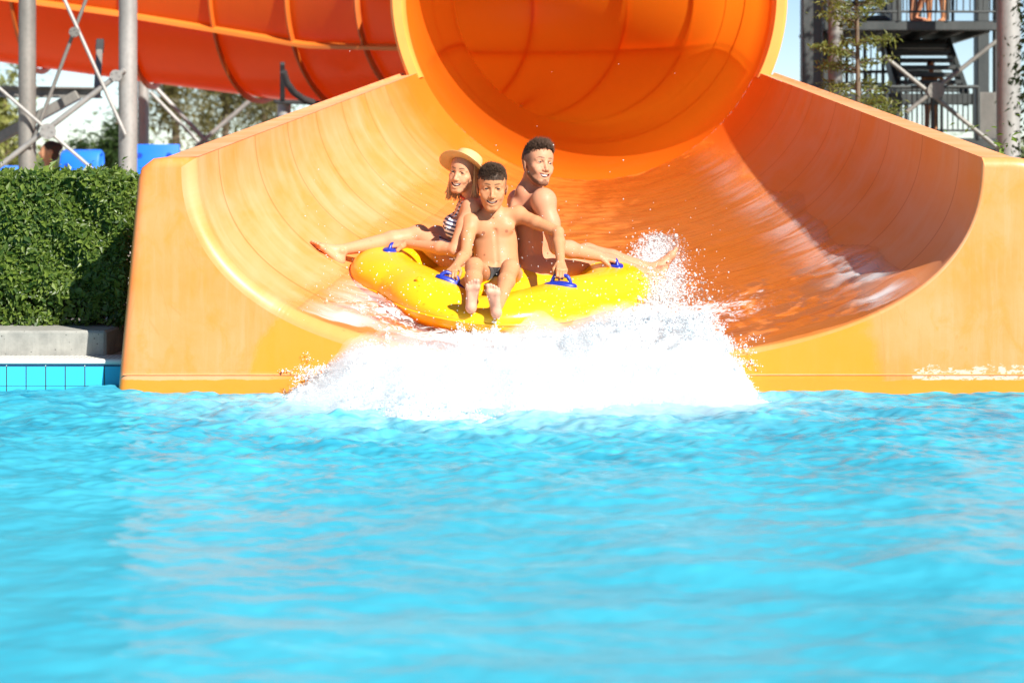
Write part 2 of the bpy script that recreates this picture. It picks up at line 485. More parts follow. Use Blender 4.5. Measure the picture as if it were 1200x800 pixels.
def tube_ring(k, r, angs):
    return np.stack([tp[k, 0] + lat[k, 0] * r * np.cos(angs), tp[k, 1] + lat[k, 1] * r * np.cos(angs), zc[k] + r * np.sin(angs)], 1)
A = np.linspace(0, 2 * np.pi, 96, endpoint=False)
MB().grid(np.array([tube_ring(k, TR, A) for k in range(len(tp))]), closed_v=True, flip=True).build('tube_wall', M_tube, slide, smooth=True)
# joint flanges round the tube, joint along both its sides
fl_s = [2.6, 5.2, 7.0, 8.6, 10.2, 11.8, 13.3, 14.8, 16.3, 17.8, 19.3]
def ring_at(s0, r0, r1, wdt, mat, name, a0=0, a1=360):
    closed = (a1 - a0) >= 360
    an = np.linspace(rad(a0), rad(a1), 97)[:-1] if closed else np.linspace(rad(a0), rad(a1), 80)
    prof = [(r0, -wdt / 2), (r1 - .008, -wdt / 2), (r1, -wdt / 2 + .008), (r1, wdt / 2 - .008), (r1 - .008, wdt / 2), (r0, wdt / 2)]
    g = []
    for r, ds in prof:
        sarc = s0 + ds
        c = np.array([np.interp(sarc, arc, tp[:, 0]), np.interp(sarc, arc, tp[:, 1])]); zz = np.interp(sarc, arc, zc)
        la = np.array([np.interp(sarc, arc, lat[:, 0]), np.interp(sarc, arc, lat[:, 1])]); la /= np.linalg.norm(la)
        g.append(np.stack([c[0] + la[0] * r * np.cos(an), c[1] + la[1] * r * np.cos(an), zz + r * np.sin(an)], 1))
    return MB().grid(np.array(g), closed_v=closed).build(name, mat, slide, angle=40)
for s0 in fl_s: ring_at(s0, TR + .02, TR + .09, .045, M_rib, 'flange')
for sg in (-1, 1):
    an = np.array([-SA if sg > 0 else np.pi + SA])
    pr = [(TR + .025, .022), (TR + .12, .022), (TR + .12, -.022), (TR + .025, -.022)]
    g = []
    for r, dz in pr:
        g.append(np.array([tube_ring(k, r, an)[0] + [0, 0, dz] for k in range(1, len(tp))]))
    MB().grid(np.array(g)).build('side_joint', M_outer, slide, angle=30)
# thick pale collar at the mouth of the tube (open at the bottom where the flume joins)
a0 = -math.degrees(SA) - 2
an = np.linspace(rad(a0), rad(180 - a0), 90)
prof = [(TR - .001, Y1 + .0), (TR + .004, Y1 - .17), (TR + .02, Y1 - .20), (TR + .085, Y1 - .20), (TR + .105, Y1 - .18), (TR + .105, Y1 + .08), (TR + .02, Y1 + .08)]
g = []
for r, y in prof: g.append(np.stack([r * np.cos(an), np.full(90, y), zc[0] + r * np.sin(an)], 1))
MB().grid(np.array(g), flip=True).build('mouth_collar', M_ringm, slide, angle=35)
# ================================================================ ground, pool, water
M_conc = None
def concrete():
    n = NT('grey concrete')
    f = n.noise(9, 6, .65); g = n.noise(1.0, 5, .6, n.scale((30, 30, 2)))
    c = n.mix(n.ramp(f, [(.3, 0.0), (.7, 1.0)]), (.20, .20, .18), (.34, .335, .30))
    c = n.mix(n.ramp(g, [(.5, 0.0), (.75, .4)]), c, (.40, .395, .35))
    pit = n.math('SUBTRACT', 1.0, n.step(n.voronoi(38), .10, .2))
    pit = n.math('MULTIPLY', pit, n.ramp(n.noise(14, 3, .5), [(.5, 0.0), (.6, 1.0)]))
    c = n.mix(n.math('MULTIPLY', pit, .8), c, (.06, .06, .055))
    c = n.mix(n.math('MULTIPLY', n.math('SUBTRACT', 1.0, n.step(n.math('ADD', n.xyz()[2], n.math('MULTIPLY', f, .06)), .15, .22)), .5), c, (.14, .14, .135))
    return n.done(n.bsdf(c, .85, Normal=n.bump(n.math('SUBTRACT', f, pit), .3, .01)))
M_conc = concrete()
def paving():
    n = NT('pale paving')
    X, Y, Z = n.xyz()
    b = n.node('ShaderNodeTexBrick'); n.put(b.inputs['Vector'], n.obj)
    b.offset = 0; b.inputs['Scale'].default_value = 1; b.inputs['Brick Width'].default_value = .4; b.inputs['Row Height'].default_value = .4; b.inputs['Mortar Size'].default_value = .006
    b.inputs['Color1'].default_value = (.42, .37, .30, 1); b.inputs['Color2'].default_value = (.36, .32, .26, 1); b.inputs['Mortar'].default_value = (.18, .16, .13, 1)
    c = n.mix(n.math('MULTIPLY', n.noise(.8, 6, .6), .5), b.outputs[0], (.30, .28, .22))
    far = n.step(n.math('ABSOLUTE', Y), 60, 110)
    c = n.mix(far, c, n.mix(n.noise(.05, 5, .6), (.10, .11, .05), (.20, .17, .09)))
    return n.done(n.bsdf(c, .8))
M_pave = paving()
PX0, PX1, PY0, PY1 = -16.0, 16.0, -4.0, 10.2      # pool
R_ = 900.0
mb = MB()
def sheet(mb, x0, x1, y0, y1, z): mb.add([(x0, y0, z), (x1, y0, z), (x1, y1, z), (x0, y1, z)], [[0, 1, 2, 3]])
ZD = .135
ZT = .35     # the terrace behind the hedge lies higher
mb.grid([[(x_, y_, z_) for y_, z_ in ((PY1 + .22, ZD), (11.5, ZD), (13.5, ZT), (60, ZT), (R_, ZT))] for x_ in (-R_, -30, 30, R_)]); sheet(mb, -R_, R_, -R_, PY0 - .22, ZD); sheet(mb, -R_, PX0 - .22, PY0 - .22, PY1 + .22, ZD); sheet(mb, PX1 + .22, R_, PY0 - .22, PY1 + .22, ZD)
tag(mb.build('ground', M_pave), kind='structure')

# pool shell: floor and walls; the walls carry a course of blue tiles under a navy strip
def tiles():
    n = NT('turquoise pool tiles')
    X, Y, Z = n.xyz()
    u = n.math('ADD', X, Y)
    fu = n.math('ABSOLUTE', n.math('SUBTRACT', n.math('FRACT', n.math('DIVIDE', n.math('ADD', u, .11), .0975)), .5))
    g1 = n.step(fu, .466, .48)
    fz = n.math('ABSOLUTE', n.math('SUBTRACT', n.math('FRACT', n.math('DIVIDE', n.math('SUBTRACT', Z, .1085), .0975)), .5))
    g2 = n.step(fz, .48, .49)
    low = n.math('SUBTRACT', 1.0, n.step(Z, .1085, .1095))
    g = n.math('MULTIPLY', n.math('MAXIMUM', g1, g2), low)
    fu2 = n.math('ABSOLUTE', n.math('SUBTRACT', n.math('FRACT', n.math('DIVIDE', n.math('ADD', u, .11), .195)), .5))
    gn = n.step(fu2, .486, .49)
    cell = n.noise(.8, 0, 0, n.comb(n.math('FLOOR', n.math('DIVIDE', n.math('ADD', u, .11), .0975)), 3.0, n.math('FLOOR', n.math('DIVIDE', n.math('SUBTRACT', Z, .1085), .0975))))
    tile = n.mix(cell, (.03, .42, .64), (.06, .50, .70))
    c = n.mix(low, n.mix(n.noise(24, 3, .6), (.012, .035, .11), (.02, .06, .16)), tile)
    c = n.mix(g, c, (.04, .045, .04))
    c = n.mix(n.math('MULTIPLY', gn, n.math('SUBTRACT', 1.0, low)), c, (.5, .5, .46))
    return n.done(n.bsdf(c, .12, IOR=1.5))
M_tile = tiles()
DEP = -1.3
pool = MB()
pool.add([(PX0, PY0, DEP), (PX1, PY0, DEP), (PX1, PY1, DEP), (PX0, PY1, DEP)], [[0, 1, 2, 3]])
pool.add([(PX0, PY1, DEP), (PX1, PY1, DEP), (PX1, PY1, .126), (PX0, PY1, .126)], [[0, 1, 2, 3]])
pool.add([(PX0, PY0, DEP), (PX0, PY1, DEP), (PX0, PY1, .126), (PX0, PY0, .126)], [[0, 1, 2, 3]])
pool.add([(PX1, PY1, DEP), (PX1, PY0, DEP), (PX1, PY0, .126), (PX1, PY1, .126)], [[0, 1, 2, 3]])
pool.add([(PX1, PY0, DEP), (PX0, PY0, DEP), (PX0, PY0, .126), (PX1, PY0, .126)], [[0, 1, 2, 3]])
tag(pool.build('pool_basin', M_tile), kind='structure')
# overflow grating / coping round the pool
def grating():
    n = NT('white overflow grating')
    X, Y, Z = n.xyz()
    f = n.math('FRACT', n.math('MULTIPLY', X, 40)); s_ = n.step(f, .62, .7)
    band = n.math('MULTIPLY', n.step(Y, PY1 + .05, PY1 + .055), n.math('SUBTRACT', 1.0, n.step(Y, PY1 + .19, PY1 + .195)))
    c = n.mix(n.math('MULTIPLY', s_, n.math('MULTIPLY', band, .75)), n.mix(n.noise(8, 4, .6), (.62, .60, .54), (.76, .74, .68)), (.16, .16, .15))
    return n.done(n.bsdf(c, .5))
M_grat = grating()
mb = MB()
cw = .24
mb.box(((PX0 + PX1) / 2, PY1 + cw / 2 - .012, .131), (PX1 - PX0 + 2 * cw, cw, .026), None, .008)
mb.box(((PX0 + PX1) / 2, PY0 - cw / 2 + .012, .131), (PX1 - PX0 + 2 * cw, cw, .026), None, .008)
mb.box((PX0 - cw / 2 + .012, (PY0 + PY1) / 2, .131), (cw, PY1 - PY0 - .026, .026), None, .008)
mb.box((PX1 + cw / 2 - .012, (PY0 + PY1) / 2, .131), (cw, PY1 - PY0 - .026, .026), None, .008)
tag(mb.build('pool_edge', M_grat), kind='structure')

# ---- water surface: real waves from a random spectrum
def spectrum(n, L, p, kmin, kmax, seed, aniso=1.0):
    r = np.random.default_rng(seed)
    k1 = np.fft.fftfreq(n, L / n)
    KX, KY = np.meshgrid(k1, k1, indexing='xy')
    K = np.hypot(KX * aniso, KY) + 1e-9
    Aa = np.where((K > kmin) & (K < kmax), K ** (-p), 0.0)
    h = np.fft.ifft2(Aa * np.exp(2j * np.pi * r.random((n, n)))).real
    return h / h.std()
NW, LW = 1024, 9.0
H1 = spectrum(NW, LW, 2.3, .45, 2.2, 3, 1.4)       # slow swell
H2 = spectrum(NW, LW, 2.0, 1.5, 8, 5, 1.5)
H3 = spectrum(NW, LW, 1.5, 5, 26, 9, 1.4)
def bil(H, x, y):
    u = (x / LW * NW) % NW; v = (y / LW * NW) % NW
    i = np.floor(u).astype(int); j = np.floor(v).astype(int); fu = u - i; fv = v - j
    i2 = (i + 1) % NW; j2 = (j + 1) % NW; i %= NW; j %= NW
    return H[j, i] * (1 - fu) * (1 - fv) + H[j, i2] * fu * (1 - fv) + H[j2, i] * (1 - fu) * fv + H[j2, i2] * fu * fv
def water_h(x, y):
    d = np.hypot((x + .35) / 1.6, (y - 9.6) / 1.5)
    turb = np.exp(-d ** 2)                              # churned water in front of the splash
    lump = np.exp(-((y - 8.6) / 1.4) ** 2) * np.exp(-((x + 1.2) / 1.6) ** 2)
    far = np.clip((y - 5.5) / 3.5, 0, 1)
    return bil(H1, x, y) * (.008 + .010 * turb) + bil(H2, x, y) * (.0044 + .007 * turb + .004 * lump) + bil(H3, x, y) * (.0011 + .0016 * far + .0026 * turb + .0014 * lump)
gx = np.linspace(-3.6, 3.0, 620); gy = np.concatenate([np.linspace(3.2, 7.0, 260), np.linspace(7.0, 10.19, 420)[1:]])
GX, GY = np.meshgrid(gx, gy, indexing='ij')
edge = np.clip(np.minimum.reduce([GX + 3.6, 3.0 - GX, GY - 3.2]) / .4, 0, 1)
GZ = water_h(GX, GY) * edge
def water_mat():
    n = NT('turquoise pool water')
    X, Y, Z = n.xyz()
    a = n.noise(.55, 4, .6, n.scale((1.0, .8, 1)), .8)
    col = n.mix(n.ramp(a, [(.3, 0.0), (.7, 1.0)]), (.034, .30, .405), (.054, .36, .465))
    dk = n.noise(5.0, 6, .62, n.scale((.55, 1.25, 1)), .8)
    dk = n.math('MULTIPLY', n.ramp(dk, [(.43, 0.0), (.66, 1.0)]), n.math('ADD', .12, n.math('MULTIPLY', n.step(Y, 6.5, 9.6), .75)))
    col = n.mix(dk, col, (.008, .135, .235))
    # air stirred in near the splash and thin foam threads
    dx = n.math('DIVIDE', n.math('ADD', X, .40), 1.9); dy = n.math('DIVIDE', n.math('SUBTRACT', Y, 9.7), 1.35)
    d = n.math('SQRT', n.math('ADD', n.math('MULTIPLY', dx, dx), n.math('MULTIPLY', dy, dy)))
    near = n.math('SUBTRACT', 1.0, n.step(d, .05, 1.15))
    fo = n.noise(4.5, 8, .68, n.scale((1, 1.4, 1)), 1.2)
    fo2 = n.noise(1.3, 8, .72, n.scale((.8, 2.0, 1)), 1.6)
    milky = n.math('MULTIPLY', near, n.ramp(fo, [(.30, 0.0), (.62, 1.0)]))
    threads = n.ramp(fo2, [(.60, 0.0), (.72, .75)])
    threads = n.math('MULTIPLY', threads, n.ramp(n.noise(14, 5, .65), [(.35, .2), (.65, 1.0)]))
    col = n.mix(n.math('MULTIPLY', milky, .85), col, (.50, .70, .74))
    col = n.mix(n.math('MULTIPLY', threads, .8), col, (.25, .52, .58))
    rough = n.mixf(milky, .09, .4)
    nor = n.bump(n.noise(26, 5, .65, n.scale((.7, 1.3, 1))), .16, .012)
    return n.done(n.bsdf(col, rough, IOR=1.075, Specular_IOR_Level=.28, Normal=nor))
M_water = water_mat()
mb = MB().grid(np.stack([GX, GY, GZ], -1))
# still outskirts of the same water
for (x0, x1, y0, y1) in ((PX0, -3.6, PY0, PY1), (3.0, PX1, PY0, PY1), (-3.6, 3.0, PY0, 3.2)):
    nx_, ny_ = 60, 60
    xx, yy = np.meshgrid(np.linspace(x0, x1, nx_), np.linspace(y0, y1, ny_), indexing='ij')
    e = np.clip(np.minimum.reduce([xx - x0, x1 - xx, yy - y0]) / .4, 0, 1)
    mb.grid(np.stack([xx, yy, bil(H1, xx, yy) * .012 * e], -1))
tag(mb.build('water', M_water, smooth=True), kind='structure')
# ================================================================ soft-bodied shapes: one distance field -> one continuous skin
def unit(v): v = np.asarray(v, float); return v / (np.linalg.norm(v) + 1e-12)
class Field:
    def __init__(s, lo, hi, h):
        s.h = h; s.lo = np.asarray(lo, float)
        s.n = np.ceil((np.asarray(hi, float) - s.lo) / h).astype(int) + 1
        s.F = np.full(s.n, 1.0, dtype=np.float32)
        s.ax = [(s.lo[k] + h * np.arange(s.n[k])).astype(np.float32) for k in range(3)]
    def region(s, lo, hi, m):
        a = np.clip(np.floor((lo - m - s.lo) / s.h).astype(int), 0, s.n - 1); b = np.clip(np.ceil((hi + m - s.lo) / s.h).astype(int) + 1, 1, s.n)
        if np.any(b <= a): return None
        sl = tuple(slice(a[k], b[k]) for k in range(3))
        return sl, s.ax[0][sl[0]][:, None, None], s.ax[1][sl[1]][None, :, None], s.ax[2][sl[2]][None, None, :]
    def put(s, sl, d, k, sub):
        A = s.F[sl]
        if sub: d = -d; h = np.clip(.5 - .5 * (A - d) / k, 0, 1); s.F[sl] = A * (1 - h) + d * h + k * h * (1 - h)      # smooth max
        else: h = np.clip(.5 + .5 * (A - d) / k, 0, 1); s.F[sl] = A * (1 - h) + d * h - k * h * (1 - h)      # smooth min
    def cap(s, a, b, ra, rb=None, k=.012, flat=None, ff=1.0, sub=False):
        """tapered capsule; flat: direction in which it is ff times thinner"""
        a = np.asarray(a, float); b = np.asarray(b, float); rb = ra if rb is None else rb
        R = max(ra, rb)
        q = s.region(np.minimum(a, b) - R, np.maximum(a, b) + R, k + 3 * s.h)
        if q is None: return s
        sl, X, Y, Z = q
        ba = b - a; L2 = float(ba @ ba) + 1e-12
        px, py, pz = X - a[0], Y - a[1], Z - a[2]
        t = np.clip((px * ba[0] + py * ba[1] + pz * ba[2]) / L2, 0, 1)
        dx, dy, dz = px - t * ba[0], py - t * ba[1], pz - t * ba[2]
        if flat is not None:
            f = unit(flat); c = (dx * f[0] + dy * f[1] + dz * f[2]) * (ff - 1)
            dx = dx + c * f[0]; dy = dy + c * f[1]; dz = dz + c * f[2]
        d = np.sqrt(dx * dx + dy * dy + dz * dz) - (ra + (rb - ra) * t)
        if flat is not None: d = d / max(1.0, ff * .75)
        s.put(sl, d.astype(np.float32), k, sub); return s
    def ell(s, c, R, r, k=.012, sub=False):
        """ellipsoid: axes are the columns of R"""
        c = np.asarray(c, float); r = np.asarray(r, float); R = np.asarray(R, float)
        e = np.sqrt(((R * r) ** 2).sum(1))
        q = s.region(c - e, c + e, k + 3 * s.h)
        if q is None: return s
        sl, X, Y, Z = q
        px, py, pz = X - c[0], Y - c[1], Z - c[2]
        k0 = 0; k1 = 0
        for j in range(3):
            u = px * R[0, j] + py * R[1, j] + pz * R[2, j]
            k0 = k0 + (u / r[j]) ** 2; k1 = k1 + (u / r[j] ** 2) ** 2
        k0 = np.sqrt(k0); k1 = np.sqrt(k1) + 1e-9
        d = k0 * (k0 - 1) / k1
        s.put(sl, d.astype(np.float32), k, sub); return s
    def mesh(s, F=None):
        F = s.F if F is None else F
        S = F < 0
        n = np.array(S.shape)
        c = np.zeros(n - 1, dtype=np.int8)
        for i in (0, 1):
            for j in (0, 1):
                for k in (0, 1): c += S[i:n[0] - 1 + i, j:n[1] - 1 + j, k:n[2] - 1 + k]
        act = np.argwhere((c > 0) & (c < 8))
        idm = np.full(n - 1, -1, dtype=np.int32); idm[tuple(act.T)] = np.arange(len(act))
        acc = np.zeros((len(act), 3)); cnt = np.zeros(len(act))
        cor = {}
        for i in (0, 1):
            for j in (0, 1):
                for k in (0, 1): cor[(i, j, k)] = F[act[:, 0] + i, act[:, 1] + j, act[:, 2] + k].astype(float)
        for axis in range(3):
            o = [q for q in range(3) if q != axis]
            for p in (0, 1):
                for r in (0, 1):
                    a = [0, 0, 0]; a[o[0]] = p; a[o[1]] = r; b = list(a); b[axis] = 1
                    fa, fb = cor[tuple(a)], cor[tuple(b)]
                    m = (fa < 0) != (fb < 0)
                    t = np.where(m, fa / np.where(np.abs(fa - fb) < 1e-12, 1, fa - fb), 0)
                    pos = np.tile(np.array(a, float), (len(act), 1)); pos[:, axis] = t
                    acc[m] += pos[m]; cnt[m] += 1
        V = s.lo + s.h * (act + acc / cnt[:, None])
        quads = []
        for axis in range(3):
            o = [(axis + 1) % 3, (axis + 2) % 3]
            sl0 = [slice(None)] * 3; sl1 = [slice(None)] * 3; sl0[axis] = slice(0, -1); sl1[axis] = slice(1, None)
            a = S[tuple(sl0)]; b = S[tuple(sl1)]
            e = np.argwhere(a != b)
            e = e[(e[:, o[0]] > 0) & (e[:, o[1]] > 0) & (e[:, o[0]] < n[o[0]] - 1) & (e[:, o[1]] < n[o[1]] - 1)]
            ins = a[tuple(e.T)]
            q = []
            for du, dv in ((0, 0), (-1, 0), (-1, -1), (0, -1)):
                x = e.copy(); x[:, o[0]] += du; x[:, o[1]] += dv
                q.append(idm[tuple(x.T)])
            q = np.stack(q, 1)
            q = np.where(ins[:, None], q, q[:, ::-1])
            quads.append(q)
        return V, np.vstack(quads)
def frame(fwd, up):
    """columns: side (to the right of someone looking along fwd), fwd, up"""
    f = unit(fwd); u = np.asarray(up, float); u = unit(u - f * (u @ f)); return np.stack([np.cross(f, u), f, u], 1)

class Head:
    """a head of height H (chin to crown) centred at c; R columns: side, forward, up"""
    brow_w = 1.0
    def __init__(s, c, R, H): s.c = np.asarray(c, float); s.R = R; s.H = H
    def w(s, x, y, z): return s.c + s.R @ (np.array([x, y, z]) * s.H)
    def build(s, F, grin=.125, gape=.042, chin=1.0, slim=1.0, brow=1.0, noseL=1.0):
        H = s.H; w = s.w; R = s.R
        E = lambda c, r, k=.05, sub=False: F.ell(w(*c), R, np.array(r) * H, k * H, sub)
        C = lambda a, b, ra, rb=None, k=.05, sub=False: F.cap(w(*a), w(*b), ra * H, (ra if rb is None else rb) * H, k * H, sub=sub)
        E((0, -.06, .12), (.325 * slim, .42, .375), .02)
        E((0, .15, .17), (.255 * slim, .215, .235), .10)
        E((0, .10, -.13), (.255 * slim, .285, .34), .08)
        E((0, .15, -.335), (.185 * slim, .195, .155), .08)
        C((-.05, .285, -.435), (.05, .285, -.435), .068 * chin, .068 * chin, .07)
        for q in (-1, 1):
            C((q * .205 * slim, .0, -.23), (q * .06, .25, -.43), .052, .055, .08)      # jaw line
            E((q * .185 * slim, .225, -.10), (.085, .08, .065), .08)      # cheek bone
            E((q * .150 * slim, .275, -.185), (.072, .062, .065), .06)    # cheek lifted by the smile
            C((q * .055, .335, .075), (q * .19, .275, .075), .034 * brow, .028 * brow, .05)
            E((q * .128, .395, .0), (.080, .085, .052), .04, True)       # socket
            E((q * .128, .292, .0), (.066, .060, .056), .02)       # lids over the eyeball
            E((q * .130, .365, .0), (.062, .055, .0150), .010, True)
        C((0, .335, .05), (0, .425 * noseL, -.15), .027, .042, .035)
        E((0, .432 * noseL, -.165), (.044, .040, .038), .02)
        for q in (-1, 1):
            E((q * .052, .385, -.178), (.032, .042, .030), .02)
            E((q * .026, .405, -.207), (.013, .018, .012), .008, True)
        # muzzle, then the open smile
        E((0, .265, -.28), (.135, .115, .105), .06)
        xs = np.linspace(-1, 1, 13)
        zc_ = lambda x: -.305 + .055 * x * x
        yc_ = lambda x: .375 - .085 * x * x
        P = [(x * grin, yc_(x), zc_(x)) for x in xs]
        for j in range(12):
            up0, up1 = [np.array(P[j + k]) + [0, -.004, gape * (1 - xs[j + k] ** 2) ** .5 * .75 + .010] for k in (0, 1)]
            dn0, dn1 = [np.array(P[j + k]) + [0, -.012, -gape * (1 - xs[j + k] ** 2) ** .5 - .012] for k in (0, 1)]
            C(up0, up1, .0165, None, .012); C(dn0, dn1, .0195, None, .012)
        for j in range(13):
            g = gape * (1 - xs[j] ** 2) ** .5
            E((P[j][0], P[j][1] + .01, P[j][2] - g * .12), (.018, .085, max(.006, g * .90)), .006, True)
        s.P = P; s.xs = xs; s.gape = gape; s.grin = grin
        for q in (-1, 1):
            Rr = R @ np.array(Euler((rad(-12), rad(q * 10), rad(q * -14))).to_matrix())
            F.ell(w(q * .322 * slim, -.055, -.065), Rr, np.array((.026, .075, .122)) * H, .02 * H)
            F.ell(w(q * .352 * slim, -.035, -.045), Rr, np.array((.018, .044, .078)) * H, .012 * H, True)
    def spots(s):
        L = [('lip', s.w(p[0], p[1] + .01, p[2]), .036 * s.H) for p in s.P]
        for q in (-1, 1):
            for v in np.linspace(0, 1, 9):
                x = .055 + .165 * v; L.append(('brow', s.w(q * x, .372 - .9 * (x - .04) ** 2 * 2.2, .098 + .020 * math.sin(v * 2.6) - .012 * v), (.019 - .008 * v) * s.H * s.brow_w))
                x = .070 + .118 * v; L.append(('brow', s.w(q * x, .355 - 1.1 * (x - .128) ** 2, .024 + .004 * math.sin(v * 3.1)),   .015 * s.H))
        return L
    def details(s, parent, hair_mat, eye_mat, tooth_mat, brow_w=.014, brows=True, gum=None):
        H = s.H; w = s.w
        for q in (-1, 1):
            mb = MB(); c = w(q * .128, .288, .0); r = .058 * H
            th = np.linspace(0, np.pi, 17); ph = np.linspace(0, 2 * np.pi, 28, endpoint=False)
            loc = np.stack([np.outer(np.sin(th), np.cos(ph)), np.repeat(np.cos(th)[:, None], 28, 1), np.outer(np.sin(th), np.sin(ph))], -1)
            mb.grid(c + (loc * r) @ s.R.T, closed_v=True)
            o = mb.build('eye', eye_mat, parent, smooth=True)
            me = o.data; n = len(me.vertices)
            attr(me, 'iris', np.repeat((th < 1.0).astype(float), 28))
        # upper row of teeth, dark hollow of the mouth behind
        xs = np.linspace(-.92, .92, 15); g = s.gape
        top = []; bot = []; 
        rows = []
        for zo, yo in ((.012, -.030), (.010, -.016), (-.25, -.014), (-.62, -.018), (-.66, -.035)):
            rows.append([w(x * s.grin, .375 - .085 * x * x + yo, -.305 + .055 * x * x + (zo if zo > 0 else 0) + (g * .75 if True else 0) * (1 - x * x) ** .5 * (1 if zo > 0 else 1 + zo * 1.75)) for x in xs])
        MB().grid(np.array(rows)).build('teeth', tooth_mat, parent, smooth=True)
        if gum is not None:
            mb = MB(); rows = []
            for zz in np.linspace(-1, 1, 6): rows.append([w(x * s.grin, .375 - .085 * x * x - .055, -.305 + .055 * x * x + zz * (g * (1 - x * x) ** .5 + .012)) for x in xs])
            mb.grid(np.array(rows)).build('mouth_hollow', gum, parent, smooth=True)

def hand(F, wr, d, n, thumb, s=1.0, curl=(48, 118, 170), k=.006):
    """wr wrist, d towards the knuckles, n back of the hand, thumb: which side the thumb is on"""
    d = unit(d); n = unit(np.asarray(n) - d * (np.asarray(n) @ d)); l = unit(thumb); l = unit(l - d * (l @ d) - n * (l @ n))
    wr = np.asarray(wr, float)
    off = np.array([.029, .010, -.010, -.028]) * s; ln = [.95, 1.05, .98, .80]; adv = [.088, .092, .088, .080]
    for j in range(4):
        kn = wr + d * adv[j] * s + l * off[j]
        F.cap(wr + d * .012 * s + l * off[j] * .6, kn, .0145 * s, .0118 * s, .014 * s)
        p = kn
        for seg, (a, L) in enumerate(zip(curl, (.043, .027, .021))):
            a = rad(a); q = p + (d * math.cos(a) - n * math.sin(a)) * L * ln[j] * s
            F.cap(p, q, (.0098, .0088, .0080)[seg] * s, (.0088, .0080, .0070)[seg] * s, .004 * s if seg else .006 * s); p = q
    b = wr + d * .025 * s + l * .026 * s - n * .004 * s
    m = b + (l * .55 + d * .75 - n * .35) * .040 * s
    e = m + (d * .75 - n * .75 - l * .15) * .030 * s
    t_ = e + (d * .55 - n * .75 - l * .55) * .024 * s
    F.cap(wr + d * .01 * s + l * .015 * s, b, .016 * s, .0155 * s, .01 * s); F.cap(b, m, .0145 * s, .011 * s, .008 * s); F.cap(m, e, .0105 * s, .0095 * s, .004 * s); F.cap(e, t_, .0095 * s, .0078 * s, .004 * s)
    return wr + d * .10 * s - n * .027 * s

def foot(F, an, f, u, big, s=1.0):
    """an ankle, f towards the toes, u top of the foot, big: the side of the big toe"""
    f = unit(f); u = unit(np.asarray(u) - f * (np.asarray(u) @ f)); l = unit(big); l = unit(l - f * (l @ f) - u * (l @ u))
    an = np.asarray(an, float); P = lambda a, b, c: an + (f * a + u * b + l * c) * s
    F.cap(P(-.012, -.012, 0), P(-.038, -.052, 0), .033 * s, .032 * s, .02 * s)
    F.cap(P(-.036, -.056, 0), P(-.02, -.066, 0), .030 * s, .029 * s, .02 * s)
    F.cap(P(-.02, -.062, -.008), P(.118, -.070, -.026), .029 * s, .019 * s, .02 * s)       # outer edge
    F.cap(P(-.005, -.030, .004), P(.130, -.066, .022), .032 * s, .021 * s, .025 * s)       # instep
    F.cap(P(.128, -.068, .024), P(.112, -.069, -.032), .0215 * s, .0175 * s, .02 * s)       # ball
    F.cap(P(.01, -.006, 0), P(.09, -.05, .004), .030 * s, .020 * s, .025 * s)
    for j, (a0, a1, c0, c1, r) in enumerate(((.140, .184, .026, .027, .0145), (.140, .182, .006, .006, .0098), (.134, .172, -.010, -.012, .0092), (.126, .160, -.024, -.028, .0087), (.116, .145, -.037, -.043, .0084))):
        F.cap(P(a0 - .01, -.071, c0), P(a1 - r, -.073, c1), r * s * .92, r * s * 1.05, .006 * s)
    for q in (-1, 1): F.ell(P(-.004, -.004, q * .033), np.stack([f, u, l], 1), np.array((.013, .014, .010)) * s, .012 * s)
# ================================================================ the three riders
def skin_mat(name, base, ruddy):
    n = NT(name)
    c = n.mix(n.ramp(n.noise(7, 5, .6), [(.35, 0.0), (.7, 1.0)]), base, ruddy)
    c = n.mix(n.math('MULTIPLY', n.noise(160, 2, .6), .12), c, tuple(v * .6 for v in base))
    c = n.mix(n.math('MULTIPLY', n.attr('lip'), .6), c, (.56, .17, .13))
    c = n.mix(n.math('MULTIPLY', n.attr('nip'), .75), c, (.26, .09, .05))
    c = n.mix(n.math('MULTIPLY', n.attr('sole'), .7), c, (.66, .34, .25))
    st = n.math('MULTIPLY', n.attr('beard'), n.ramp(n.noise(240, 3, .7), [(.30, .35), (.60, .80)]))
    c = n.mix(st, c, (.045, .026, .018))
    c = n.mix(n.math('MULTIPLY', n.attr('brow'), .80), c, (.045, .024, .015))
    c = n.mix(n.math('MULTIPLY', n.math('MINIMUM', n.attr('fade'), 1.0), n.ramp(n.noise(260, 3, .7), [(.35, .35), (.6, .75)])), c, (.07, .04, .027))
    wet = n.ramp(n.noise(28, 4, .65), [(.42, .42), (.66, .60)])
    return n.done(n.bsdf(c, wet, IOR=1.40, Specular_IOR_Level=.30, Subsurface_Weight=.12, Subsurface_Radius=(.012, .005, .003), Normal=n.bump(n.noise(120, 3, .6), .05, .004)))
M_skin_boy = skin_mat('tanned skin', (.48, .225, .108), (.52, .235, .115))
M_skin_woman = skin_mat('fair tanned skin', (.55, .275, .15), (.57, .27, .15))
M_skin_man = skin_mat('fair ruddy skin', (.53, .25, .14), (.55, .235, .135))
def hair_mat(name, a, b):
    n = NT(name)
    f = n.noise(60, 4, .65)
    return n.done(n.bsdf(n.mix(f, a, b), .55, IOR=1.45, Specular_IOR_Level=.18))
M_dark = hair_mat('dark brown hair', (.014, .008, .006), (.10, .058, .036))
M_brown = hair_mat('brown hair', (.020, .010, .007), (.10, .055, .034))
M_blond = hair_mat('dark blond hair', (.48, .27, .11), (.72, .47, .23))
def eye_material():
    n = NT('eye'); c = n.mix(n.attr('iris'), (.70, .66, .62), (.025, .015, .010)); return n.done(n.bsdf(c, .1))
M_eye = eye_material()
M_tooth = simple('teeth', (.80, .77, .70), .2, .03)
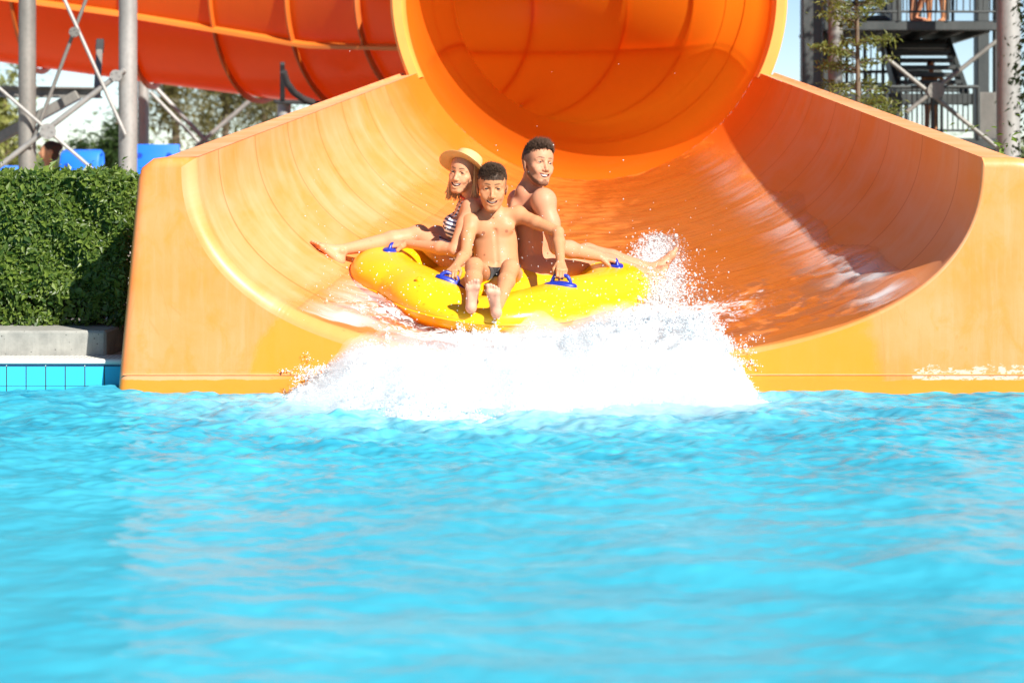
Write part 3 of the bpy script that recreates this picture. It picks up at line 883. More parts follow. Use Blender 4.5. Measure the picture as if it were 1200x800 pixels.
M_gum = simple('mouth', (.16, .03, .025), .5, .1)

def finish(name, F, mat, parent, spots):
    V, Q = F.mesh()
    me = np_mesh(name, V, Q)
    chans = {}
    for kind, c, r in spots:
        d = np.linalg.norm(V - c, axis=1) / r
        chans[kind] = np.maximum(chans.get(kind, 0), np.clip(1 - d, 0, 1) * 1.5 if kind == 'fade' else np.clip((1.15 - d) / .35, 0, 1))
    for kind in ('lip', 'nip', 'sole', 'beard', 'brow', 'fade'): attr(me, kind, chans.get(kind, np.zeros(len(V))))
    return link(name, me, mat, parent)

def hair_cap(parent, hd, mat, keep, lift=.035, spikes=2600, length=.10, lean=(0, .3, 1), seed=1, jit=.35, width=.006):
    """short hair: a close cap plus many tapered tufts. keep(x,y,z)->bool in head units"""
    r = np.random.default_rng(seed); H = hd.H
    mb = MB()
    pts = r.normal(size=(60000, 3)); pts /= np.linalg.norm(pts, axis=1)[:, None]
    rr = np.array([.325, .42, .375]); c0 = np.array([0, -.06, .12])
    f2 = np.array([0, .15, .17]); r2 = np.array([.255, .215, .235])
    # outermost of skull and forehead along each direction
    p1 = c0 + pts / np.linalg.norm(pts / rr, axis=1)[:, None]
    q = (p1 - f2) / r2; ins = (q ** 2).sum(1) < 1
    # push those inside the forehead bulge out along their direction
    dvec = pts
    for _ in range(12):
        q = (p1 - f2) / r2; m = (q ** 2).sum(1) < 1
        if not m.any(): break
        p1[m] += dvec[m] * .012
    jz = r.normal(0, .018, len(p1)); ok = keep(p1[:, 0], p1[:, 1], p1[:, 2] + jz); p1 = p1[ok]; nrm = (p1 - c0) / rr ** 2; nrm /= np.linalg.norm(nrm, axis=1)[:, None]
    n_ = min(len(p1), spikes); p1 = p1[:n_]; nrm = nrm[:n_]
    # under-cap: flat scales that hide the scalp
    ln = np.asarray(lean, float); topt = np.clip((p1[:, 2] - .16) / .26, 0, 1)
    dirs = nrm * (.25 + .5 * topt)[:, None] + ln * .6 + r.normal(size=(n_, 3)) * jit; dirs /= np.linalg.norm(dirs, axis=1)[:, None]
    topness = np.clip((p1[:, 2] - .16) / .26, .14, 1)
    L = length * (.55 + .7 * r.random(n_)) * topness * (.55 + .8 * np.clip((p1[:, 1] + .15) / .4, 0, 1))
    side = np.cross(dirs, nrm + 1e-3); side /= np.linalg.norm(side, axis=1)[:, None] + 1e-9; oth = np.cross(dirs, side)
    V = []; b0 = p1 - nrm * .012
    wv = width * (.7 + .6 * r.random(n_))[:, None] 
    ring = [b0 + side * wv, b0 - side * wv * .5 + oth * wv * .87, b0 - side * wv * .5 - oth * wv * .87]
    mid0 = b0 + dirs * (L * .55)[:, None] + ln * (L * .06)[:, None]
    mid = [mid0 + side * wv * .8, mid0 - side * wv * .4 + oth * wv * .7, mid0 - side * wv * .4 - oth * wv * .7]
    tip = b0 + dirs * L[:, None] + (ln * .35 + np.array([0, 0, -.15])) * (L * .5)[:, None]
    V = np.stack(ring + mid + [tip], 1).reshape(-1, 3)
    base = np.arange(n_)[:, None] * 7
    f4 = np.concatenate([base + np.array(q) for q in ([0, 1, 4, 3], [1, 2, 5, 4], [2, 0, 3, 5])]); f3 = np.concatenate([base + np.array(q) for q in ([3, 4, 6], [4, 5, 6], [5, 3, 6])])
    mb.add(hd.c + (V * H) @ hd.R.T, f4, f3)
    # cap
    th = np.linspace(0, np.pi, 60); ph = np.linspace(0, 2 * np.pi, 80, endpoint=False)
    D = np.stack([np.outer(np.sin(th), np.cos(ph)), np.outer(np.sin(th), np.sin(ph)), np.repeat(np.cos(th)[:, None], 80, 1)], -1)
    P = c0 + D / np.linalg.norm(D / rr, axis=-1)[..., None]
    for _ in range(12):
        q = (P - f2) / r2; m = (q ** 2).sum(-1) < 1
        P[m] += D[m] * .012
    P = P + D * lift * np.clip((P[..., 2:3] - .0) / .3, .25, 1)
    K = keep(P[..., 0], P[..., 1], P[..., 2] - .012)
    idx = np.arange(60 * 80).reshape(60, 80); qs = []
    for i in range(59):
        for j in range(80):
            j2 = (j + 1) % 80
            if K[i, j] and K[i + 1, j] and K[i, j2] and K[i + 1, j2]: qs.append([idx[i, j], idx[i + 1, j], idx[i + 1, j2], idx[i, j2]])
    mb.add(hd.c + (P.reshape(-1, 3) * H) @ hd.R.T, qs)
    return mb.build('hair', mat, parent, smooth=True)

VOX = .0027
# ---------------------------------------------------------------- boy
def make_boy():
    t = empty('person', tuple(at(583, 335, 10.95)), 'boy in black swim briefs at the front of the raft, bare soles towards the pool', 'person', 'riders on the yellow raft')
    pel = at(583, 322, 11.0); ch = at(579.5, 278, 11.04); nb = at(577.5, 252, 11.03); hc = at(576.8, 219.5, 10.97)
    sR, sL = at(550.5, 260, 11.0), at(608, 252, 11.03)
    eR, eL = at(546, 297, 10.86), at(654, 272, 10.88)
    wR, wL = at(534, 312.5, 10.68), at(657, 308, 10.68)
    kR, kL = at(556, 313, 10.66), at(598, 315, 10.64)
    aR, aL = at(553, 352, 10.25), at(584, 358, 10.23)
    hpR, hpL = pel + [-.06, -.02, -.02], pel + [.065, -.02, -.02]
    F = Field(np.array([-.80, 10.08, .28]), np.array([-.04, 11.22, 1.04]), VOX)
    up = unit(nb - pel); side = unit(sL - sR); fw = unit(np.cross(up, side)); side = np.cross(fw, up) * 1.0
    R = np.stack([np.cross(fw, up), fw, up], 1)
    if R[0, 0] < 0: R[:, 0] *= -1
    fw = R[:, 1] if R[1, 1] < 0 else -R[:, 1]; R[:, 1] = fw
    T = lambda c, x, y, z: c + R @ np.array([x, y, z])
    # trunk
    F.ell(T(ch, 0, -.005, .005), R, (.122, .088, .135), .02)
    F.ell(T(ch, 0, 0, -.09), R, (.112, .078, .12), .05)
    F.ell(T(pel, 0, -.005, .045), R, (.112, .082, .10), .05)
    F.ell(T(pel, 0, -.01, -.015), R, (.125, .09, .075), .05)
    F.cap(sR + [.012, 0, .004], sL + [-.012, 0, .004], .042, .042, .05)
    F.cap(T(nb, -.06, -.02, -.005), T(nb, .06, -.02, -.005), .03, .03, .04)
    for q in (-1, 1):
        F.ell(T(ch, q * .055, .068, .045), R, (.052, .022, .036), .03)     # chest muscle
        F.cap(T(nb, q * .018, .030, -.018), T(nb, q * .105, .012, -.004), .0085, .008, .014)   # collar bone
        F.cap(T(nb, q * .012, .034, -.02), T(nb, q * .035, -.005, .06), .010, .012, .014)      # neck cord
    F.cap(T(pel, 0, .091, .06), T(ch, 0, .090, .03), .004, .004, .02, sub=True)
    F.ell(T(pel, 0, .088, .066), R, (.009, .012, .006), .006, True)      # navel
    F.cap(nb + [0, 0, -.02], hc + [0, .03, -.07], .046, .045, .03)
    # arms
    for s_, e_, w_, q in ((sR, eR, wR, -1), (sL, eL, wL, 1)):
        F.ell(s_, R, (.044, .043, .046), .03)
        m = s_ * .55 + e_ * .45
        F.cap(s_, m, .040, .035, .02); F.cap(m, e_, .035, .029, .015)
        F.cap(e_, e_, .029, None, .01)
        m = e_ * .68 + w_ * .32
        F.cap(e_, m, .029, .032, .012); F.cap(m, w_, .032, .0215, .015)
    g1 = hand(F, wR, unit([-.20, -.85, -.22]), [-.15, -.35, 1.0], [1, 0, 0], .80)
    g2 = hand(F, wL, unit([.10, -.80, -.45]), [.2, -.45, 1.0], [-1, 0, 0], .80)
    # legs
    for h_, k_, a_, q in ((hpR, kR, aR, -1), (hpL, kL, aL, 1)):
        F.cap(h_, k_, .066, .045, .03); F.ell(h_ + [0, .02, -.01], R, (.07, .08, .06), .04)
        F.ell(k_ + [0, -.004, .012], np.eye(3), (.036, .04, .034), .02)
        m = k_ * .66 + a_ * .34
        F.cap(k_, m, .044, .043, .02); F.cap(m, a_, .043, .026, .02)
    foot(F, aR + [.002, -.01, 0], [.10, -.28, 1.0], [0, 1.0, .2], [1, 0, 0], .74)
    foot(F, aL + [-.012, -.01, 0], [-.14, -.24, 1.0], [0, 1.0, .2], [-1, 0, 0], .74)
    hd = Head(hc, frame([.06, -1.0, -.10], [.03, -.10, 1.0]), .243)
    hd.build(F, grin=.116, gape=.036, chin=.9, slim=.98, brow=.7, noseL=.985)
    fd = [('fade', hd.w(q * .31, y_, .17 - .25 * abs(y_ + .1)), .17 * hd.H) for q in (-1, 1) for y_ in (-.30, -.18, -.06, .06)] + [('fade', hd.w(x_, -.44, .06), .2 * hd.H) for x_ in (-.2, 0, .2)]
    sp = fd + hd.spots() + [('nip', T(ch, -.062, .088, .022), .0095), ('nip', T(ch, .062, .088, .022), .0095)]
    for a_, x in ((aR, .02), (aL, -.03)):
        for z in np.linspace(-.03, .14, 7): sp.append(('sole', a_ + np.array([x * z * 4, -.085 - z * .25, z - .02]), .055))
    body = finish('body', F, M_skin_boy, t, sp)
    # briefs: the skin of the hips, 4 mm further out
    sl, X, Y, Z = F.region(pel - .2, pel + .2, 0)
    px, py, pz = X - pel[0], Y - pel[1], Z - pel[2]
    loc = [px * R[0, j] + py * R[1, j] + pz * R[2, j] for j in range(3)]
    top = loc[2] - (.036 - .010 * (np.abs(loc[0]) / .1)**1.0 * -1.0)
    leg = np.abs(loc[0]) - (.018 + (loc[2] + .075) * 1.05) ; leg = np.maximum(leg, -(loc[1] + .02) * 1.0)
    leg2 = np.abs(loc[0]) - .12
    G = np.maximum(np.maximum(F.F[sl] - .0045, top), -(loc[2] + .105))
    G = np.maximum(G, np.minimum(leg * .7, 1))
    sub = Field(pel - .2, pel + .2, VOX); sub.lo = np.array([F.ax[k][sl[k]][0] for k in range(3)], float)
    V, Q = sub.mesh(G.astype(np.float32))
    link('swim_briefs', np_mesh('swim_briefs', V, Q), M_black, t)
    hd.details(t, M_dark, M_eye, M_tooth, .010, True, M_gum)
    def keep(x, y, z):
        fr = .165 + .03 * np.sin(x * 60) * .3
        return np.where(y > .10, z > fr, np.where(y > -.12, z > .19, z > .12) + 0 * x > 0)
    hair_cap(t, hd, M_dark, keep, .024, 7000, .13, (0.12, .5, .35), 4, .42, .006)
    return t, hd, (g1, g2)
def fabric(name, c, scale=300):
    n = NT(name)
    f = n.noise(scale, 2, .5)
    return n.done(n.bsdf(n.mix(f, tuple(v * .7 for v in c), c), .55, IOR=1.4, Sheen_Weight=.2))
M_black = fabric('black swim fabric', (.012, .012, .013))
M_navy = fabric('navy swim fabric', (.02, .03, .09))
def stripes():
    n = NT('navy and white striped swim fabric')
    X, Y, Z = n.xyz()
    u = n.math('ADD', n.math('MULTIPLY', Z, .95), n.math('MULTIPLY', X, .30))
    f = n.math('FRACT', n.math('MULTIPLY', u, 46))
    return n.done(n.bsdf(n.mix(n.step(f, .48, .54), (.80, .78, .76), (.025, .03, .085)), .6))
M_stripe = stripes()

# ---------------------------------------------------------------- woman
def aw(px, py, Y): return at(px, py, Y - .09)
def make_woman():
    t = empty('person', tuple(aw(552, 310, 11.3)), 'smiling woman in straw hat and striped swimsuit riding sideways on the raft', 'person', 'riders on the yellow raft')
    pel = aw(556, 312, 11.30); ch = aw(549, 266, 11.27); nb = aw(552.5, 236, 11.26); hc = aw(543.0, 202.5, 11.20)
    sN, sF = aw(552, 243, 11.12), aw(546, 243, 11.42)
    eN = aw(533, 293, 11.05); wN = aw(477, 285.5, 11.25)
    eF = aw(525, 292, 11.55); wF = aw(480, 296, 11.62)
    kN, aN = aw(491, 276, 11.42), aw(400, 293, 11.30)
    kF, aF = aw(512, 277, 11.60), aw(411, 315, 11.50)
    F = Field(np.array([-1.62, 10.78, .30]), np.array([-.50, 11.78, 1.16]), VOX)
    up = unit(nb - pel); fw = unit([-1, -.12, 0]); R = frame(fw, up)      # columns side (her right: away from us), fwd, up
    T = lambda c, x, y, z: c + R @ np.array([x, y, z])
    F.ell(T(ch, 0, 0, 0), R, (.135, .092, .135), .02)
    F.ell(T(ch * .5 + pel * .5, 0, .0, 0), R, (.112, .082, .13), .05)
    F.ell(T(pel, 0, -.01, .02), R, (.150, .115, .10), .06)
    F.cap(sN + [0, .02, 0], sF + [0, -.02, 0], .043, .043, .05)
    F.cap(T(nb, -.07, -.02, -.012), T(nb, .07, -.02, -.012), .035, .035, .04)
    for q in (-1, 1):
        F.ell(T(ch, q * .066, .085, .005), R, (.050, .048, .054), .035)
    F.cap(nb + [0, 0, -.02], hc + [.03, .025, -.06], .048, .047, .03)
    for s_, e_, w_ in ((sN, eN, wN), (sF, eF, wF)):
        F.ell(s_, R, (.048, .048, .050), .03)
        m = s_ * .6 + e_ * .4
        F.cap(s_, m, .044, .041, .02); F.cap(m, e_, .041, .034, .015)
        m = e_ * .7 + w_ * .3
        F.cap(e_, m, .034, .036, .012); F.cap(m, w_, .036, .0225, .015)
    g1 = hand(F, wN, unit([-1.0, .25, -.05]), [-.05, -.55, 1.0], [.0, -1, 0], .86, (52, 122, 172))
    hand(F, wF, unit([-1.0, 0, -.15]), [0, .2, 1.0], [0, -1, 0], .86)
    hN, hF = T(pel, -.085, .03, -.02), T(pel, .085, .03, -.02)
    for h_, k_, a_ in ((hN, kN, aN), (hF, kF, aF)):
        F.cap(h_, k_, .085, .055, .03); F.ell(k_ + [0, 0, .012], np.eye(3), (.048, .046, .044), .02)
        m = k_ * .66 + a_ * .34
        F.cap(k_, m, .053, .052, .02); F.cap(m, a_, .052, .029, .02)
    foot(F, aN + [-.004, -.01, .0], [-.72, -.30, .66], [.62, .40, .80], [.2, 1, .3], .86)
    foot(F, aF, [-.55, -.1, .75], [.8, 0, .5], [0, -1, 0], .88)
    hd = Head(hc, frame([-.36, -.93, .02], [.16, 0, 1.0]), .222)
    hd.build(F, grin=.120, gape=.052, chin=.92, slim=.95, brow=.6, noseL=.98)
    finish('body', F, M_skin_woman, t, hd.spots())
    hd.details(t, M_brown, M_eye, M_tooth, .009, True, M_gum)
    # swimsuit
    c = ch * .5 + pel * .5
    sl, X, Y, Z = F.region(c - .27, c + .27, 0)
    px, py, pz = X - ch[0], Y - ch[1], Z - ch[2]
    lx, ly, lz = [px * R[0, j] + py * R[1, j] + pz * R[2, j] for j in range(3)]
    strap = np.minimum(np.abs(np.abs(lx) - .055) - .010, .5)
    front = lz - .055 + 0 * lx
    back = lz + .06 + 0 * lx
    topc = np.where(ly > .0, np.minimum(front, np.maximum(strap, lz - .15)), np.minimum(back, np.maximum(strap, lz - .15)))
    qx, qy, qz = X - pel[0], Y - pel[1], Z - pel[2]
    mx, my, mz = [qx * R[0, j] + qy * R[1, j] + qz * R[2, j] for j in range(3)]
    low = np.maximum(-(mz + .06) + np.clip(my, 0, .2) * .9, np.where(mz < .03, my - .035, np.where(mz < .09, my - .12, my - .19)))
    armout = np.maximum(np.abs(lx) - .128, -1) 
    G = np.maximum(np.maximum(np.maximum(F.F[sl] - .004, topc), low), armout)
    sub = Field(c - .27, c + .27, VOX); sub.lo = np.array([F.ax[k][sl[k]][0] for k in range(3)], float)
    V, Q = sub.mesh(G.astype(np.float32))
    link('swimsuit', np_mesh('swimsuit', V, Q), M_stripe, t)
    # red halter strap round the back of the neck
    n0 = nb + [0, 0, -.02]; n1 = hc + np.array([.03, .025, -.06]); nd = unit(n1 - n0); m = n0 * .62 + n1 * .38
    e1 = unit(np.cross(nd, [0, 1, 0])); e2 = np.cross(nd, e1)
    MB().tube([m + (e1 * math.cos(a) + e2 * math.sin(a)) * .053 + nd * .012 * math.cos(a) for a in np.linspace(0, 2 * np.pi, 40)], .0055, 8).build('neck_strap', simple('red strap', (.55, .05, .03), .5, .1), t, smooth=True)
    # long loose hair: curved locks
    r = np.random.default_rng(5); mb = MB()
    for j in range(300):
        a = r.uniform(-.25, 1.25) * np.pi * (1 if r.random() < .5 else -1)
        a = r.uniform(rad(70), rad(290))         # 0 = forwards
        sx, cy_ = math.sin(a), math.cos(a)
        p0 = np.array([.30 * sx, -.06 + .37 * cy_, .22 + r.uniform(-.1, .1)])
        p1 = np.array([.345 * sx, -.07 + .40 * cy_ * (1 if cy_ < 0 else .72), -.05])
        Ln = r.uniform(.55, .95)
        p2 = np.array([.36 * sx + r.normal() * .02, -.10 + .36 * cy_ * (1 if cy_ < 0 else .45), -.32])
        p3 = np.array([.34 * sx + r.normal() * .04, -.06 + .30 * cy_ * (1 if cy_ < 0 else .3) + r.normal() * .03, -.32 - Ln * .45])
        tt = np.linspace(0, 1, 9)[:, None]
        pts = (1 - tt) ** 3 * p0 + 3 * tt * (1 - tt) ** 2 * p1 + 3 * tt ** 2 * (1 - tt) * p2 + tt ** 3 * p3
        mb.tube(hd.c + (pts * hd.H) @ hd.R.T, np.array([.8, 1, 1, 1, 1, .9, .8, .6, .2]) * .0050 * r.uniform(.7, 1.3), 5)
    mb.build('hair', M_blond, t, smooth=True)
    # straw hat with a black band, pushed back on the head
    n = NT('pale straw')
    X, Y, Z = n.xyz()
    wv = n.node('ShaderNodeTexWave'); n.put(wv.inputs['Vector'], n.obj); wv.inputs['Scale'].default_value = 55; wv.inputs['Distortion'].default_value = 3; wv.inputs['Detail'].default_value = 3
    cst = n.mix(n.math('MULTIPLY', wv.outputs['Fac'], .5), (.70, .47, .20), (.56, .35, .13))
    M_straw = n.done(n.mixsh(.12, n.bsdf(cst, .7, Normal=n.bump(wv.outputs['Fac'], .4, .003)), n.shade('Translucent', Color=(.8, .5, .2))))
    HR = hd.R @ np.array(Euler((rad(27), rad(-4), 0)).to_matrix())
    hcen = hd.w(0, -.11, .185)
    def hat(prof, name, mat, wob=0.0, thick=True):
        ph = np.linspace(0, 2 * np.pi, 72, endpoint=False); g = []
        for r_, z_, wz in prof:
            zz = z_ + wz * (np.cos(2 * ph) * .5 - .25 * np.cos(ph))
            g.append(hcen + (np.stack([r_ * .93 * np.cos(ph), r_ * 1.06 * np.sin(ph), zz], 1) * hd.H) @ HR.T)
        MB().grid(np.array(g), closed_v=True).build(name, mat, e_hat, smooth=True)
    e_hat = link('straw_hat', np_mesh('straw_hat', *(lambda m: (np.vstack(m.v), np.vstack(m.f4)))(MB().grid(np.array([
        hcen + (np.stack([r_ * .93 * np.cos(np.linspace(0, 2 * np.pi, 72, endpoint=False)), r_ * 1.06 * np.sin(np.linspace(0, 2 * np.pi, 72, endpoint=False)),
        z_ + wz * (-np.cos(2 * np.linspace(0, 2 * np.pi, 72, endpoint=False)) * .5)], 1) * hd.H) @ HR.T
        for r_, z_, wz in ((.02, .335, 0), (.16, .335, 0), (.27, .325, 0), (.325, .295, 0), (.35, .25, 0), (.372, .12, 0), (.385, .0, .0), (.41, -.018, .01), (.50, -.025, .05), (.60, -.035, .09), (.70, -.05, .13), (.712, -.058, .135), (.70, -.066, .13), (.60, -.052, .09), (.50, -.042, .05), (.40, -.035, .01), (.375, 0, 0), (.36, .12, 0), (.33, .25, 0), (.2, .31, 0), (.02, .32, 0))]), closed_v=True))), M_straw, t)
    hat(((.386, .005, 0), (.391, .006, 0), (.383, .085, 0), (.377, .085, 0)), 'hat_band', M_black)
    return t, hd, g1

# ---------------------------------------------------------------- man
def make_man():
    t = empty('person', tuple(aw(622, 312, 11.3)), 'laughing bearded man with a bare back, looking over his shoulder on the raft', 'person', 'riders on the yellow raft')
    pel = aw(624, 316, 11.32); ch = aw(623, 259, 11.34); nb = aw(621, 223, 11.33); hc = aw(630.5, 192.5, 11.22)
    sN, sF = aw(637, 236, 11.10), aw(609, 236, 11.56)
    eN = aw(653, 289, 11.04); wN = aw(701, 300, 11.24)
    eF = aw(655, 292, 11.65); wF = aw(700, 300, 11.66)
    kN, aN = aw(692, 303, 11.42), aw(757, 323, 11.40)
    kF, aF = aw(688, 298, 11.62), aw(763, 316, 11.60)
    F = Field(np.array([-.62, 10.76, .30]), np.array([.52, 11.86, 1.30]), VOX)
    up = unit(nb - pel); fw = unit([1, -.10, 0]); R = frame(fw, up)
    T = lambda c, x, y, z: c + R @ np.array([x, y, z])
    F.ell(T(ch, 0, -.005, .01), R, (.178, .118, .165), .02)
    F.ell(T(ch * .5 + pel * .5, 0, 0, 0), R, (.150, .110, .15), .06)
    F.ell(T(pel, 0, 0, .0), R, (.165, .120, .11), .06)
    F.cap(sN + [0, .03, .0], sF + [0, -.03, .0], .058, .058, .06)
    F.cap(T(nb, -.08, -.02, -.01), T(nb, .08, -.02, -.01), .048, .048, .05)
    for q in (-1, 1):
        F.ell(T(ch, q * .085, -.085, .03), R, (.07, .035, .09), .04)    # shoulder blade
        F.ell(T(ch, q * .08, .09, .04), R, (.075, .03, .055), .04)
    F.cap(T(pel, 0, -.125, .0), T(ch, 0, -.128, .12), .008, .008, .03, sub=True)     # spine
    F.cap(nb + [0, 0, -.02], hc + [-.02, .03, -.06], .062, .060, .04)
    for s_, e_, w_ in ((sN, eN, wN), (sF, eF, wF)):
        F.ell(s_, R, (.064, .066, .070), .04)
        m = s_ * .55 + e_ * .45
        F.cap(s_, m, .057, .052, .02); F.cap(m, e_, .052, .042, .02)
        m = e_ * .7 + w_ * .3
        F.cap(e_, m, .042, .046, .015); F.cap(m, w_, .046, .029, .02)
    g1 = hand(F, wN, unit([1.0, .22, -.18]), [.05, -.45, 1.0], [0, -1, 0], 1.0, (52, 122, 172))
    hand(F, wF, unit([1.0, 0, -.15]), [0, .2, 1.0], [0, 1, 0], 1.0)
    hN, hF = T(pel, .10, .03, -.02), T(pel, -.10, .03, -.02)
    if hN[1] > hF[1]: hN, hF = hF, hN
    for h_, k_, a_ in ((hN, kN, aN), (hF, kF, aF)):
        F.cap(h_, k_, .09, .062, .03)
        m = k_ * .62 + a_ * .38
        F.cap(k_, m, .060, .058, .02); F.cap(m, a_, .058, .036, .02)
    foot(F, aN, [.25, .62, .45], [-.6, -.2, .7], [-.8, .5, 0], 1.0)
    foot(F, aF, [.3, .3, .6], [-.7, 0, .6], [0, -1, 0], 1.0)
    hd = Head(hc, frame([.50, -.86, .10], [.10, .05, 1.0]), .240)
    hd.build(F, grin=.124, gape=.050, chin=1.05, slim=1.0, brow=1.0)
    sp = hd.spots() + [('fade', hd.w(q * .315, y_, .14 - .2 * abs(y_ + .1)), .22 * hd.H) for q in (-1, 1) for y_ in (-.30, -.18, -.06, .05)] + [('fade', hd.w(x_, -.44, .04), .22 * hd.H) for x_ in (-.2, 0, .2)]
    for q in (-1, 1):
        jl = np.array(((.285, .0, -.10), (.275, .01, -.20), (.245, .07, -.30), (.185, .16, -.39), (.11, .245, -.455), (.04, .32, -.49), (.0, .335, -.47)))
        for v in np.linspace(0, len(jl) - 1, 30):
            i = min(int(v), len(jl) - 2); pq = jl[i] + (jl[i + 1] - jl[i]) * (v - i); sp.append(('beard', hd.w(q * pq[0], pq[1], pq[2]), (.045 + .008 * v) * hd.H))
    finish('body', F, M_skin_man, t, sp)
    hd.details(t, M_brown, M_eye, M_tooth, .012, True, M_gum)
    sl, X, Y, Z = F.region(pel - .3, pel + .3, 0)
    mx, my, mz = [(X - pel[0]) * R[0, j] + (Y - pel[1]) * R[1, j] + (Z - pel[2]) * R[2, j] for j in range(3)]
    G = np.maximum(np.maximum(F.F[sl] - .005, mz + .03 + 0 * mx), my - .20)
    sub = Field(pel - .3, pel + .3, VOX); sub.lo = np.array([F.ax[k][sl[k]][0] for k in range(3)], float)
    V, Q = sub.mesh(G.astype(np.float32)); link('swim_shorts', np_mesh('swim_shorts', V, Q), M_navy, t)
    def keep(x, y, z):
        hl = .305 - .10 * (np.abs(x) / .26) ** 3 + .010 * np.sin(x * 70)
        return np.where(y > .10, z > hl, np.where(y > -.10, z > .17 + .3 * np.clip(y, 0, 1), z > .08))
    hair_cap(t, hd, M_brown, keep, .020, 7000, .16, (0, .5, .6), 8, .28, .006)
    return t, hd, g1
boy, boy_head, boy_grips = make_boy(); woman, woman_head, woman_grip = make_woman(); man, man_head, man_grip = make_man()
# ================================================================ the raft
def vinyl():
    n = NT('yellow inflated vinyl')
    c = n.mix(n.ramp(n.noise(3, 4, .6), [(.3, 0.0), (.7, 1.0)]), (.86, .46, .006), (.90, .52, .010))
    h = n.noise(5, 3, .5, n.scale((1, 1, 2)))
    b = n.bsdf(c, .28, IOR=1.45, Normal=n.bump(h, .12, .05), Coat_Weight=.15, Coat_Roughness=.15)
    return n.done(n.mixsh(.12, b, n.shade('Translucent', Color=(.95, .62, .01))))
M_yel = vinyl()
M_blue = simple('blue moulded vinyl', (.012, .028, .30), .35, .12, 30)
RC = np.array([-.49, 11.0, .452])
PIT, ROL = rad(8.6), rad(4.0)
Rr_ = np.array((Matrix.Rotation(ROL, 3, 'Y') @ Matrix.Rotation(PIT, 3, 'X')))
def ring_c(th):
    r = .565 + .092 * np.cos(3 * (th - rad(-92)))
    ys = np.where(np.sin(th) > 0, 1.05, .92)
    return np.stack([1.04 * r * np.cos(th), ys * r * np.sin(th)], -1)
TH = np.linspace(0, 2 * np.pi, 180, endpoint=False)
cc = ring_c(TH)
tg = np.roll(cc, -1, 0) - np.roll(cc, 1, 0); tg /= np.linalg.norm(tg, axis=1)[:, None]; out = np.stack([tg[:, 1], -tg[:, 0]], 1)
RW, RH = .188, .125
PHI = np.linspace(0, 2 * np.pi, 48, endpoint=False)
def raft_pt(i_th, ph, extra=0.0):
    """point on the tube; ph 0 = outermost, 90 degrees = top"""
    c, s_ = np.cos(ph), np.sin(ph)
    x = np.sign(c) * np.abs(c) ** .92 * (RW + extra); z = np.sign(s_) * np.abs(s_) ** .92 * (RH + extra)
    th_ = TH[i_th]
    d0 = np.angle(np.exp(1j * (th_ - rad(-96)))) / rad(17)                      # the boy's legs press the rim down
    z = z * (1 - .10 * np.exp(-(np.angle(np.exp(1j * (th_ - rad(-92)))) / rad(38)) ** 2)) - .040 * np.exp(-d0 ** 2) * np.clip(s_ + .2, 0, 1)
    P = np.stack([cc[i_th, 0] + out[i_th, 0] * x, cc[i_th, 1] + out[i_th, 1] * x, z + 0 * i_th], -1)
    return RC + P @ Rr_.T
raft = empty('raft', tuple(RC - [0, 0, .13]), 'yellow inflatable three person raft with blue handles, sliding down in white spray', 'raft')
I, P_ = np.meshgrid(np.arange(180), PHI, indexing='ij')
pt_ = raft_pt(I.ravel(), P_.ravel()).reshape(180, 48, 3)
# small creases across the tube where it is pulled in between the lobes
cr = (1 - np.cos(3 * (TH - rad(-92)))) / 2
wr_ = (np.sin(TH * 160) * .0022 * cr)[:, None] * np.exp(-((np.abs(np.sin(PHI / 2 + .0)) - 0.0) / .35) ** 2)[None, :]
nrm_ = pt_ - (RC + np.concatenate([cc, np.zeros((180, 1))], 1) @ Rr_.T)[:, None, :]; nrm_ /= np.linalg.norm(nrm_, axis=-1)[..., None]
pt_ = pt_ + nrm_ * wr_[..., None]
MB().grid(pt_, closed_u=True, closed_v=True, flip=False).build('inflated_tube', M_yel, raft, smooth=True)
mb = MB()
for ph0 in (rad(-6),):
    pts = [raft_pt(np.array(i % 180), ph0, .001 + .0012 * math.sin(i * 2.1)) for i in range(181)]
    mb.tube(pts, .0055, 6, False)
mb.build('welded_seam', M_yel, raft, smooth=True)
# filling valve with its cap, and a row of small patches where the handles are welded on
q_ = raft_pt(np.array(118), rad(68)); nv = unit(q_ - (RC + Rr_ @ np.array([cc[118, 0], cc[118, 1], 0])))
mb = MB(); mb.tube([q_ - nv * .004, q_ + nv * .006], .026, 20); mb.tube([q_ + nv * .004, q_ + nv * .018], [.014, .012], 16); mb.build('valve', M_yel, raft, angle=40)
# floor of the raft
inn = np.array([raft_pt(np.array(i), math.pi, -.02) for i in range(180)]) - Rr_ @ np.array([0, 0, .015])
cen = inn.mean(0) + Rr_ @ np.array([0, .10, .10])
g = np.stack([inn * f + cen * (1 - f) + Rr_ @ np.array([0, 0, .05 * math.sin(math.pi * f)]) for f in (1, .9, .8, .65, .5, .3, .1, .001)])
MB().grid(g, closed_v=True).build('raft_floor', M_yel, raft, smooth=True)
RN = Rr_[:, 2]
def raft_top(p):
    """point of the raft's upper surface under p and the tube's tangent there"""
    l = Rr_.T @ (np.asarray(p) - RC)
    i = int(np.argmin(((cc - l[:2]) ** 2).sum(1))); x = (l[:2] - cc[i]) @ out[i]
    x = np.clip(x, -RW * .75, RW * .75)
    ph = np.arange(0.02, math.pi - .02, .01); xx = np.sign(np.cos(ph)) * np.abs(np.cos(ph)) ** .92 * RW
    k = int(np.argmin(np.abs(xx - x))); q = raft_pt(np.array(i), ph[k])
    n_ = unit(q - (RC + Rr_ @ np.array([cc[i, 0], cc[i, 1], 0])))
    n_ = unit(n_ * [RH / RW * 1.0, RH / RW, 1.3])
    return q, n_
